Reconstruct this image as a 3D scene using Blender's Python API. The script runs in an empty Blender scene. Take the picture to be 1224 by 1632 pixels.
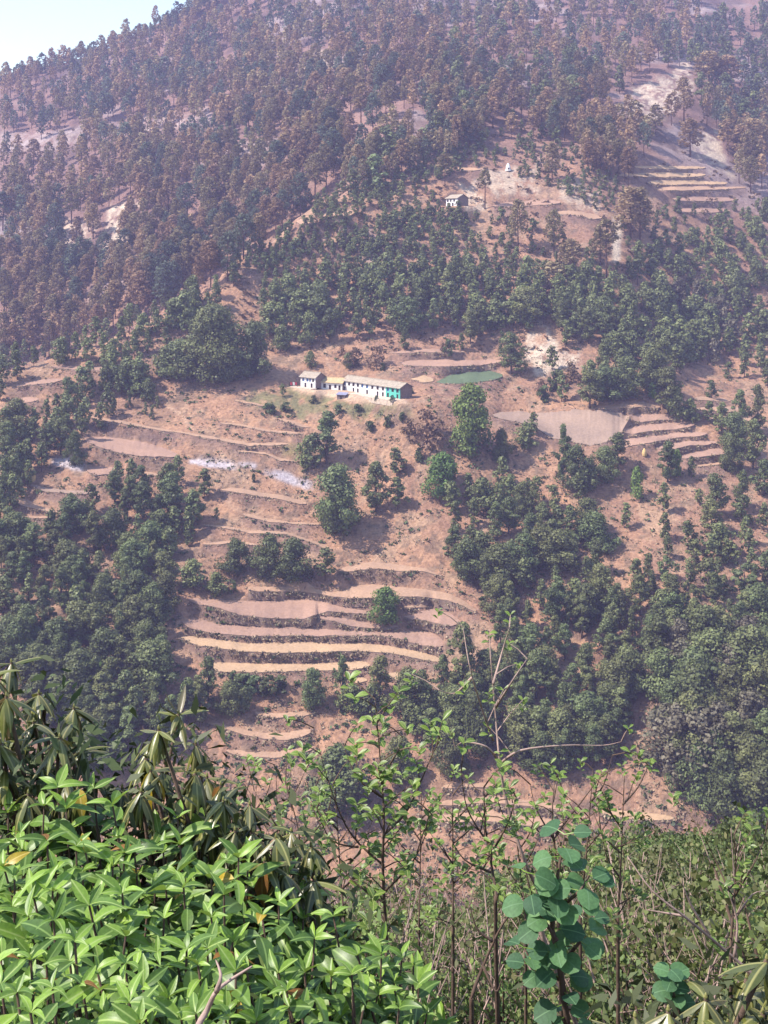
import bpy, math, random
import numpy as np
from mathutils import Vector, Matrix, Euler

RNG = np.random.RandomState(11)
R = random.Random(5)
SC = bpy.context.scene
COL = SC.collection
F = 1722.0                     # focal length in photo pixels (1224 x 1632)
CX, HY = 612.0, 387.0          # principal column, eye-level row

# ------------------------------------------------------------------ camera
cam = bpy.data.cameras.new('camera')
cam.sensor_fit = 'VERTICAL'
cam.sensor_height = 36.0
cam.lens = 36.0 * F / 1632.0
cam.shift_y = -(816.0 - HY) / 1632.0
cam.clip_start = 0.05
cam.clip_end = 6000
camo = bpy.data.objects.new('camera', cam)
COL.objects.link(camo)
camo.location = (0, 0, 0)
camo.rotation_euler = (math.radians(90), 0, 0)
SC.camera = camo

# ------------------------------------------------------------------ light
SUN_EL, SUN_AZ = 52.0, 258.0   # azimuth clockwise from +Y (view direction)
w = bpy.data.worlds.new('World')
SC.world = w
w.use_nodes = True
nt = w.node_tree
sky = nt.nodes.new('ShaderNodeTexSky')
sky.sky_type = 'NISHITA'
sky.sun_disc = False
sky.sun_elevation = math.radians(SUN_EL)
sky.sun_rotation = math.radians(SUN_AZ)
sky.altitude = 0
sky.air_density = 1.5
sky.dust_density = 0.7
sky.ozone_density = 1.0
bg = nt.nodes['Background']
bg.inputs[1].default_value = 0.15
nt.links.new(sky.outputs[0], bg.inputs[0])
sl = bpy.data.lights.new('sun', 'SUN')
sl.energy = 4.9
sl.angle = math.radians(0.55)
sl.color = (1.0, 0.91, 0.84)
so = bpy.data.objects.new('sun', sl)
COL.objects.link(so)
a, e = math.radians(SUN_AZ), math.radians(SUN_EL)
sd = Vector((math.sin(a) * math.cos(e), math.cos(a) * math.cos(e), math.sin(e)))
so.rotation_euler = sd.to_track_quat('Z', 'Y').to_euler()
SC.view_settings.view_transform = 'Standard'
SC.view_settings.look = 'None'
SC.view_settings.exposure = 0.98
SC.view_settings.gamma = 1
cy = SC.cycles
cy.use_denoising = True
cy.max_bounces = 5
cy.diffuse_bounces = 2
cy.glossy_bounces = 1
cy.transmission_bounces = 2
cy.volume_bounces = 0
cy.transparent_max_bounces = 4

# ------------------------------------------------------------------ helpers
def tag(o, label=None, cat=None, group=None, kind=None):
    if label: o['label'] = label
    if cat: o['category'] = cat
    if group: o['group'] = group
    if kind: o['kind'] = kind
    return o

def link(name, me, parent=None):
    o = bpy.data.objects.new(name, me)
    COL.objects.link(o)
    if parent is not None: o.parent = parent
    return o

def empty(name, loc=(0, 0, 0), rz=0.0):
    o = bpy.data.objects.new(name, None)
    o.empty_display_size = 0.2
    COL.objects.link(o)
    o.location = loc
    o.rotation_euler = (0, 0, rz)
    return o

def fast_mesh(name, V, faces, mats, midx=None, tint=None, smooth=False, vcol=None):
    """faces: (n,3) or (n,4) int array"""
    V = np.asarray(V, np.float32); faces = np.asarray(faces, np.int32)
    n, k = faces.shape
    me = bpy.data.meshes.new(name)
    me.vertices.add(len(V)); me.vertices.foreach_set('co', V.ravel())
    me.loops.add(n * k); me.loops.foreach_set('vertex_index', faces.ravel())
    me.polygons.add(n); me.polygons.foreach_set('loop_start', np.arange(n, dtype=np.int32) * k)
    if midx is not None: me.polygons.foreach_set('material_index', np.asarray(midx, np.int32))
    if smooth: me.polygons.foreach_set('use_smooth', np.ones(n, bool))
    for m in (mats if isinstance(mats, (list, tuple)) else [mats]): me.materials.append(m)
    me.update(calc_edges=True)
    if tint is not None:
        at = me.attributes.new('tint', 'FLOAT', 'FACE'); at.data.foreach_set('value', np.asarray(tint, np.float32))
    if vcol is not None:
        at = me.attributes.new('ground', 'FLOAT_COLOR', 'POINT')
        c = np.ones((len(V), 4), np.float32); c[:, :3] = vcol
        at.data.foreach_set('color', c.ravel())
    return me

class MB:
    """collects polygons of any size for one small mesh"""
    def __init__(s): s.v = []; s.f = []; s.m = []
    def add(s, vs, fs, mi=0):
        b = len(s.v); s.v += [tuple(p) for p in vs]
        for f in fs: s.f.append(tuple(i + b for i in f)); s.m.append(mi)
    def box(s, x0, x1, y0, y1, z0, z1, mi=0):
        s.add([(x0,y0,z0),(x1,y0,z0),(x1,y1,z0),(x0,y1,z0),(x0,y0,z1),(x1,y0,z1),(x1,y1,z1),(x0,y1,z1)],
              [(0,3,2,1),(4,5,6,7),(0,1,5,4),(1,2,6,5),(2,3,7,6),(3,0,4,7)], mi)
    def tube(s, pts, rad, n=6, mi=0):
        pts = [Vector(p) for p in pts]; rings = []
        for i, p in enumerate(pts):
            d = (pts[min(i+1, len(pts)-1)] - pts[max(i-1, 0)]).normalized()
            ax = d.cross(Vector((0.31, 0.95, 0.05))).normalized(); ay = d.cross(ax)
            r = rad[i]
            rings.append([p + ax*(math.cos(t)*r) + ay*(math.sin(t)*r) for t in [2*math.pi*k/n for k in range(n)]])
        vs = [q for rg in rings for q in rg]; fs = []
        for i in range(len(pts)-1):
            for k in range(n):
                fs.append((i*n+k, i*n+(k+1)%n, (i+1)*n+(k+1)%n, (i+1)*n+k))
        fs.append(tuple(range((len(pts)-1)*n, len(pts)*n))); fs.append(tuple(reversed(range(n))))
        s.add(vs, fs, mi)
    def lathe(s, prof, n=14, mi=0):
        vs = [(r*math.cos(2*math.pi*k/n), r*math.sin(2*math.pi*k/n), z) for r, z in prof for k in range(n)]
        fs = []
        for i in range(len(prof)-1):
            for k in range(n): fs.append((i*n+k, i*n+(k+1)%n, (i+1)*n+(k+1)%n, (i+1)*n+k))
        fs.append(tuple(range((len(prof)-1)*n, len(prof)*n)))
        s.add(vs, fs, mi)
    def mesh(s, name, mats, smooth=False):
        me = bpy.data.meshes.new(name)
        me.from_pydata(s.v, [], s.f)
        for m in (mats if isinstance(mats, (list, tuple)) else [mats]): me.materials.append(m)
        if any(s.m): me.polygons.foreach_set('material_index', s.m)
        if smooth: me.polygons.foreach_set('use_smooth', [True]*len(s.f))
        me.update()
        return me

def vnoise(x, y, seed=0):
    xi = np.floor(x).astype(np.int64); yi = np.floor(y).astype(np.int64)
    fx = x - xi; fy = y - yi
    fx = fx*fx*(3-2*fx); fy = fy*fy*(3-2*fy)
    def h(i, j):
        n = (i*374761393 + j*668265263 + seed*1442695041) & 0xffffffff
        n = ((n ^ (n >> 13)) * 1274126177) & 0xffffffff
        return ((n ^ (n >> 16)) & 0xffff) / 65535.0
    a0 = h(xi, yi); b0 = h(xi+1, yi); c0 = h(xi, yi+1); d0 = h(xi+1, yi+1)
    return (a0*(1-fx)+b0*fx)*(1-fy) + (c0*(1-fx)+d0*fx)*fy

def fbm(x, y, seed=0, oct=4):
    s = 0; amp = 1; t = 0
    for k in range(oct):
        s = s + amp*vnoise(x*2**k + 17.3*k, y*2**k - 9.1*k, seed+k); t += amp; amp *= 0.5
    return s/t

def sstep(a, b, x):
    t = np.clip((x-a)/(b-a), 0, 1); return t*t*(3-2*t)

def in_poly(px, py, poly):
    px = np.asarray(px, float); py = np.asarray(py, float)
    ins = np.zeros(px.shape, bool); n = len(poly); j = n-1
    for i in range(n):
        xi, yi = poly[i]; xj, yj = poly[j]
        c = ((yi > py) != (yj > py)) & (px < (xj-xi)*(py-yi)/((yj-yi) or 1e-9)+xi)
        ins ^= c; j = i
    return ins

# ------------------------------------------------------------------ materials
def nmat(name, rough=0.9, spec=0.15):
    m = bpy.data.materials.new(name); m.use_nodes = True
    t = m.node_tree; b = t.nodes['Principled BSDF']
    b.inputs['Roughness'].default_value = rough
    b.inputs['Specular IOR Level'].default_value = spec
    return m, t, b

def N(t, typ, **kw):
    n = t.nodes.new(typ)
    for k, v in kw.items(): setattr(n, k, v)
    return n

def mul(t, c1, c2, fac=1.0, blend='MULTIPLY'):
    m = N(t, 'ShaderNodeMix', data_type='RGBA', blend_type=blend)
    m.inputs[0].default_value = fac
    for sck, v in ((m.inputs[6], c1), (m.inputs[7], c2)):
        if isinstance(v, (tuple, list)): sck.default_value = (*v[:3], 1)
        else: t.links.new(v, sck)
    return m.outputs[2]

def noise_ramp(t, scale, lo, hi, coord='Object', detail=6, p0=0.3, p1=0.7):
    tc = N(t, 'ShaderNodeTexCoord'); nz = N(t, 'ShaderNodeTexNoise'); nz.inputs['Scale'].default_value = scale
    nz.inputs['Detail'].default_value = detail; nz.inputs['Roughness'].default_value = 0.65
    t.links.new(tc.outputs[coord], nz.inputs['Vector'])
    r = N(t, 'ShaderNodeValToRGB'); r.color_ramp.elements[0].position = p0; r.color_ramp.elements[1].position = p1
    r.color_ramp.elements[0].color = (*lo, 1); r.color_ramp.elements[1].color = (*hi, 1)
    t.links.new(nz.outputs['Fac'], r.inputs[0])
    return r.outputs[0], nz.outputs['Fac']

def bump(t, b, src, strength, dist):
    n = N(t, 'ShaderNodeBump'); n.inputs['Strength'].default_value = strength; n.inputs['Distance'].default_value = dist
    t.links.new(src, n.inputs['Height']); t.links.new(n.outputs[0], b.inputs['Normal'])

def ground_mat(name):
    m, t, b = nmat(name, 0.95, 0.05)
    at = N(t, 'ShaderNodeAttribute', attribute_name='ground')
    c1, f1 = noise_ramp(t, 0.9, (0.58, 0.56, 0.55), (1.30, 1.28, 1.24), detail=9)
    c2, f2 = noise_ramp(t, 0.16, (0.82, 0.80, 0.82), (1.14, 1.12, 1.08), detail=5)
    c = mul(t, mul(t, at.outputs['Color'], c1), c2)
    t.links.new(c, b.inputs['Base Color'])
    bump(t, b, f1, 0.9, 0.8)
    return m

def plain_mat(name, col, rough=0.9, nscale=3.0, var=0.18, spec=0.1, bmp=0.0):
    m, t, b = nmat(name, rough, spec)
    c1, f1 = noise_ramp(t, nscale, tuple(1-var for _ in range(3)), tuple(1+var for _ in range(3)))
    t.links.new(mul(t, col, c1), b.inputs['Base Color'])
    if bmp: bump(t, b, f1, bmp, 0.05)
    return m

def foliage_mat(name, col, hue_var=0.03, val_var=0.3, trans=0.22, rough=0.55, spec=0.25):
    m, t, b = nmat(name, rough, spec)
    at = N(t, 'ShaderNodeAttribute', attribute_name='tint')
    oi = N(t, 'ShaderNodeObjectInfo')
    mr = N(t, 'ShaderNodeMapRange'); mr.inputs[3].default_value = 1-val_var; mr.inputs[4].default_value = 1+val_var
    t.links.new(oi.outputs['Random'], mr.inputs[0])
    mv = N(t, 'ShaderNodeMath', operation='MULTIPLY')
    t.links.new(mr.outputs[0], mv.inputs[0]); t.links.new(at.outputs['Fac'], mv.inputs[1])
    mh = N(t, 'ShaderNodeMath', operation='MULTIPLY'); mh.inputs[1].default_value = 7.31
    t.links.new(oi.outputs['Random'], mh.inputs[0])
    fr = N(t, 'ShaderNodeMath', operation='FRACT'); t.links.new(mh.outputs[0], fr.inputs[0])
    hr = N(t, 'ShaderNodeMapRange'); hr.inputs[3].default_value = 0.5-hue_var; hr.inputs[4].default_value = 0.5+hue_var
    t.links.new(fr.outputs[0], hr.inputs[0])
    hs = N(t, 'ShaderNodeHueSaturation'); hs.inputs['Color'].default_value = (*col, 1)
    t.links.new(hr.outputs[0], hs.inputs['Hue']); t.links.new(mv.outputs[0], hs.inputs['Value'])
    t.links.new(hs.outputs[0], b.inputs['Base Color'])
    if trans:
        tr = N(t, 'ShaderNodeBsdfTranslucent'); t.links.new(hs.outputs[0], tr.inputs['Color'])
        mx = N(t, 'ShaderNodeMixShader'); mx.inputs[0].default_value = trans
        out = t.nodes['Material Output']
        t.links.new(b.outputs[0], mx.inputs[1]); t.links.new(tr.outputs[0], mx.inputs[2])
        t.links.new(mx.outputs[0], out.inputs['Surface'])
    return m

def leaf_mat(name, col, rib, back, rough=0.42, spec=0.45, trans=0.3):
    """big leaves: pale midrib and side veins in leaf space, paler underside"""
    m, t, b = nmat(name, rough, spec)
    tc = N(t, 'ShaderNodeTexCoord'); sx = N(t, 'ShaderNodeSeparateXYZ'); t.links.new(tc.outputs['Object'], sx.inputs[0])
    ab = N(t, 'ShaderNodeMath', operation='ABSOLUTE'); t.links.new(sx.outputs[0], ab.inputs[0])
    mr = N(t, 'ShaderNodeMapRange'); mr.inputs[1].default_value = 0.008; mr.inputs[2].default_value = 0.03
    mr.inputs[3].default_value = 1; mr.inputs[4].default_value = 0; t.links.new(ab.outputs[0], mr.inputs[0])
    # side veins: stripes of (y - 0.6|x|)
    ml = N(t, 'ShaderNodeMath', operation='MULTIPLY_ADD'); ml.inputs[1].default_value = -0.7
    t.links.new(ab.outputs[0], ml.inputs[0]); t.links.new(sx.outputs[1], ml.inputs[2])
    sc = N(t, 'ShaderNodeMath', operation='MULTIPLY'); sc.inputs[1].default_value = 70; t.links.new(ml.outputs[0], sc.inputs[0])
    sn = N(t, 'ShaderNodeMath', operation='SINE'); t.links.new(sc.outputs[0], sn.inputs[0])
    c1, f1 = noise_ramp(t, 7.0, (0.75, 0.75, 0.75), (1.25, 1.22, 1.2))
    oi = N(t, 'ShaderNodeObjectInfo')
    orr = N(t, 'ShaderNodeValToRGB'); orr.color_ramp.elements[0].color = (0.5, 0.55, 0.6, 1); orr.color_ramp.elements[1].color = (1.2, 1.15, 0.95, 1)
    t.links.new(oi.outputs['Random'], orr.inputs[0])
    c = mul(t, mul(t, col, c1), orr.outputs[0])
    mxr = N(t, 'ShaderNodeMix', data_type='RGBA'); t.links.new(mr.outputs[0], mxr.inputs[0]); t.links.new(c, mxr.inputs[6]); mxr.inputs[7].default_value = (*rib, 1)
    ge = N(t, 'ShaderNodeNewGeometry')
    mb = N(t, 'ShaderNodeMix', data_type='RGBA'); t.links.new(ge.outputs['Backfacing'], mb.inputs[0]); t.links.new(mxr.outputs[2], mb.inputs[6]); mb.inputs[7].default_value = (*back, 1)
    t.links.new(mb.outputs[2], b.inputs['Base Color'])
    bump(t, b, f1, 0.06, 0.02)
    tr = N(t, 'ShaderNodeBsdfTranslucent'); t.links.new(mul(t, mb.outputs[2], (1.1, 1.2, 0.5)), tr.inputs['Color'])
    mx = N(t, 'ShaderNodeMixShader'); mx.inputs[0].default_value = trans
    t.links.new(b.outputs[0], mx.inputs[1]); t.links.new(tr.outputs[0], mx.inputs[2])
    t.links.new(mx.outputs[0], t.nodes['Material Output'].inputs['Surface'])
    return m

M = {}
M['hill'] = ground_mat('hillside_soil')
def bark(name, col):
    m, t, b = nmat(name, 0.9, 0.1)
    c1, f1 = noise_ramp(t, 6.0, (0.6, 0.6, 0.6), (1.35, 1.3, 1.25))
    t.links.new(mul(t, col, c1), b.inputs['Base Color']); bump(t, b, f1, 0.5, 0.03)
    return m
M['bark'] = bark('grey_bark', (0.11, 0.085, 0.07))
M['pinebark'] = bark('pine_bark', (0.10, 0.06, 0.045))
M['twig'] = bark('twig_bark', (0.10, 0.07, 0.055))
M['paletwig'] = bark('pale_twig_bark', (0.30, 0.22, 0.19))
M['oak'] = foliage_mat('oak_leaves', (0.128, 0.148, 0.054), 0.026, 0.28, 0.24)
M['great'] = foliage_mat('great_tree_leaves', (0.15, 0.17, 0.06), 0.01, 0.05, 0.24)
M['dull'] = foliage_mat('dull_greyish_leaves', (0.135, 0.12, 0.075), 0.02, 0.2, 0.2)
M['bright'] = foliage_mat('bright_leaves', (0.13, 0.19, 0.045), 0.02, 0.15, 0.22)
M['pinebrown'] = foliage_mat('scorched_pine_needles', (0.265, 0.18, 0.10), 0.012, 0.25, 0.3, 0.7, 0.1)
M['pineolive'] = foliage_mat('olive_pine_needles', (0.21, 0.168, 0.088), 0.012, 0.25, 0.3, 0.7, 0.1)
M['pinegreen'] = foliage_mat('green_pine_needles', (0.095, 0.115, 0.075), 0.012, 0.25, 0.3, 0.7, 0.1)
M['dry'] = foliage_mat('dry_scrub', (0.16, 0.11, 0.07), 0.015, 0.3, 0.15, 0.9, 0.05)
M['tuft'] = foliage_mat('dry_grass_tufts', (0.195, 0.145, 0.10), 0.015, 0.35, 0.1, 0.9, 0.05)
M['scrub'] = foliage_mat('scrub_leaves', (0.085, 0.11, 0.04), 0.02, 0.25)
M['lush'] = foliage_mat('near_scrub_leaves', (0.11, 0.15, 0.045), 0.025, 0.3, 0.22)
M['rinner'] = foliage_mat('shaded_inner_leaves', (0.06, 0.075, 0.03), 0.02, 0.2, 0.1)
M['olive'] = foliage_mat('olive_scrub_leaves', (0.125, 0.13, 0.055), 0.02, 0.3, 0.2)

# ------------------------------------------------------------------ terrain
CT = []     # control points (px, py, depth)
def colpts(px, s): CT.extend((px, y, Y) for y, Y in s)
LOW = [(1400, 240), (1470, 232)]
c612 = LOW + [(1310,252),(1200,268),(1080,289),(1000,305),(900,327),(800,354),(720,376),(660,396),(560,436),(500,457),(450,475),(400,494),(350,512),(295,537),(250,562),(200,605),(150,665),(100,735),(50,815),(0,915),(-60,1020)]
colpts(612, c612)
colpts(300, LOW + [(1310,250),(1200,266),(1080,287),(1000,303),(900,324),(800,350),(700,380),(620,413),(560,432),(485,455)])
cm = LOW + [(1310,248),(1200,262),(1080,282),(1000,298),(900,318),(800,345),(700,378),(630,408),(595,424)]
colpts(0, cm); colpts(-250, cm)
colpts(130, [(800,348),(700,380),(620,412),(560,434)])
colpts(400, [(700,381),(600,420),(500,456),(400,490)])
colpts(500, [(420,488),(330,515)])
c820 = LOW + [(1310,251),(1200,266),(1080,287),(1000,303),(900,325),(800,352),(720,375),(640,402),(580,428),(500,457),(400,494),(320,527),(270,552),(200,608),(100,735),(0,915)]
colpts(820, c820)
colpts(1000, LOW + [(1310,250),(1200,264),(1080,285),(1000,300),(900,322),(800,350),(720,373),(640,400),(600,418),(550,440),(500,462),(400,502),(300,548),(250,572),(200,615),(100,738),(0,918),(-60,1015)])
c1224 = LOW + [(1310,242),(1200,254),(1080,278),(1000,298),(900,322),(800,350),(720,377),(640,428),(560,470),(500,492),(400,540),(300,600),(200,680),(100,792),(0,942),(-60,1035)]
colpts(1224, c1224); colpts(1500, c1224)
colpts(1090, [(560,462),(600,435),(500,492)])
# burnt hill behind the left ravine
for px, s in ((0, [(500,590),(400,650),(300,740),(200,870),(128,990)]), (130, [(540,550),(450,600),(350,660),(250,750),(150,890),(92,990)]),
              (260, [(478,545),(400,595),(300,660),(200,760),(100,900),(42,990)]), (400, [(383,560),(300,615),(200,705),(100,840),(0,975),(-60,1060)]),
              (510, [(300,580),(200,645),(100,770),(0,930)]), (-250, [(560,600),(450,680),(300,800),(200,960)])):
    colpts(px, s)
CP = [((px-CX)/F*Y, Y, -(py-HY)/F*Y) for px, py, Y in CT]
# hidden ravine bottoms, ridge backs and the valley floor: (px, depth, z)
for px, Y, z in ((0,475,-78),(130,488,-64),(250,497,-50),(400,525,-16),(500,547,13),(-250,490,-86),
                 (0,1110,146),(0,1320,110),(130,1110,165),(130,1320,125),(250,1110,196),(250,1320,150),(340,1110,222),(400,1320,230),
                 (-250,1110,110),(-250,1320,80),(612,1320,300),(900,1320,300),(1224,1320,300),(1500,1320,300),
                 (548,412,-56.2),(640,387,-56.2),(600,398,-56.2),(480,416,-55.0)):
    CP.append(((px-CX)/F*Y, Y, z))
for px in (-250, 0, 200, 400, 612, 820, 1000, 1224, 1500): CP.append(((px-CX)/F*215, 215, -150))
CP = np.array(CP)
S = 100.0
def tps_k(d2): return np.where(d2 > 1e-12, 0.5*d2*np.log(np.maximum(d2, 1e-12)), 0)
A = CP[:, :2]/S; n = len(A)
K = tps_k(((A[:, None]-A[None])**2).sum(-1)) + np.eye(n)*2e-4
P = np.c_[np.ones(n), A]
L_ = np.block([[K, P], [P.T, np.zeros((3, 3))]])
sol = np.linalg.solve(L_, np.r_[CP[:, 2], np.zeros(3)])
def tps(x, y):
    sh = x.shape; q = np.c_[x.ravel(), y.ravel()]/S
    z = np.c_[np.ones(len(q)), q] @ sol[n:]
    for i in range(n):
        z = z + sol[i]*tps_k(((q-A[i])**2).sum(-1))
    return z.reshape(sh)

def near_z(x, Y):
    z = np.where(Y < 120, -1.7-0.6*Y, -73.7-0.803*(Y-120))
    z = z + 2.2*(fbm(x/26+3, Y/26, 40, 3)-0.5)*sstep(4, 30, Y) + 0.5*(fbm(x/4, Y/4, 44, 3)-0.5)*sstep(3, 10, Y)
    return np.where(Y < 0, -1.7-0.25*Y, z)

pxs = np.r_[np.arange(-3600, -420, 240.), np.arange(-420, -44, 18.), np.arange(-44, 1270, 2.2), np.arange(1270, 1650, 18.), np.arange(1650, 4900, 240.)]
Ys = np.r_[np.arange(222, 585, 0.6), np.arange(585, 1160, 2.4)]
US = (pxs-CX)/F
uc = np.clip(US, (-250-CX)/F, (1500-CX)/F)
YY = np.repeat(Ys[:, None], len(US), 1); XX = YY*US[None]
# coarse evaluation of the spline, then bilinear refinement (it is smooth)
Yc = np.linspace(Ys[0], Ys[-1], 330); pc = np.linspace(uc.min(), uc.max(), 150)
Zc = tps(Yc[:, None]*pc[None], np.repeat(Yc[:, None], len(pc), 1))
def bil(Y, u):
    fy = (Y-Yc[0])/(Yc[1]-Yc[0]); fx = (u-pc[0])/(pc[1]-pc[0])
    iy = np.clip(fy.astype(int), 0, len(Yc)-2); ix = np.clip(fx.astype(int), 0, len(pc)-2)
    ty = fy-iy; tx = fx-ix
    return (Zc[iy, ix]*(1-tx)+Zc[iy, ix+1]*tx)*(1-ty) + (Zc[iy+1, ix]*(1-tx)+Zc[iy+1, ix+1]*tx)*ty
ZB = bil(YY, np.repeat(uc[None], len(Ys), 0))
far_w = sstep(500, 640, YY)
ZB += (fbm(XX/38, YY/38, 1, 4)-0.5)*(3.0+9.0*far_w)
tw = sstep(222, 240, YY)
ZB = near_z(XX, YY)*(1-tw) + ZB*tw

def rows_hit(zcol, y):
    """first visible hit of image row(s) y in one terrain column -> depth"""
    yi = HY - F*zcol/Ys
    m = np.minimum.accumulate(yi)
    return np.interp(-np.asarray(y, float), -m + np.arange(len(m))*1e-7, Ys)

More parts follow.
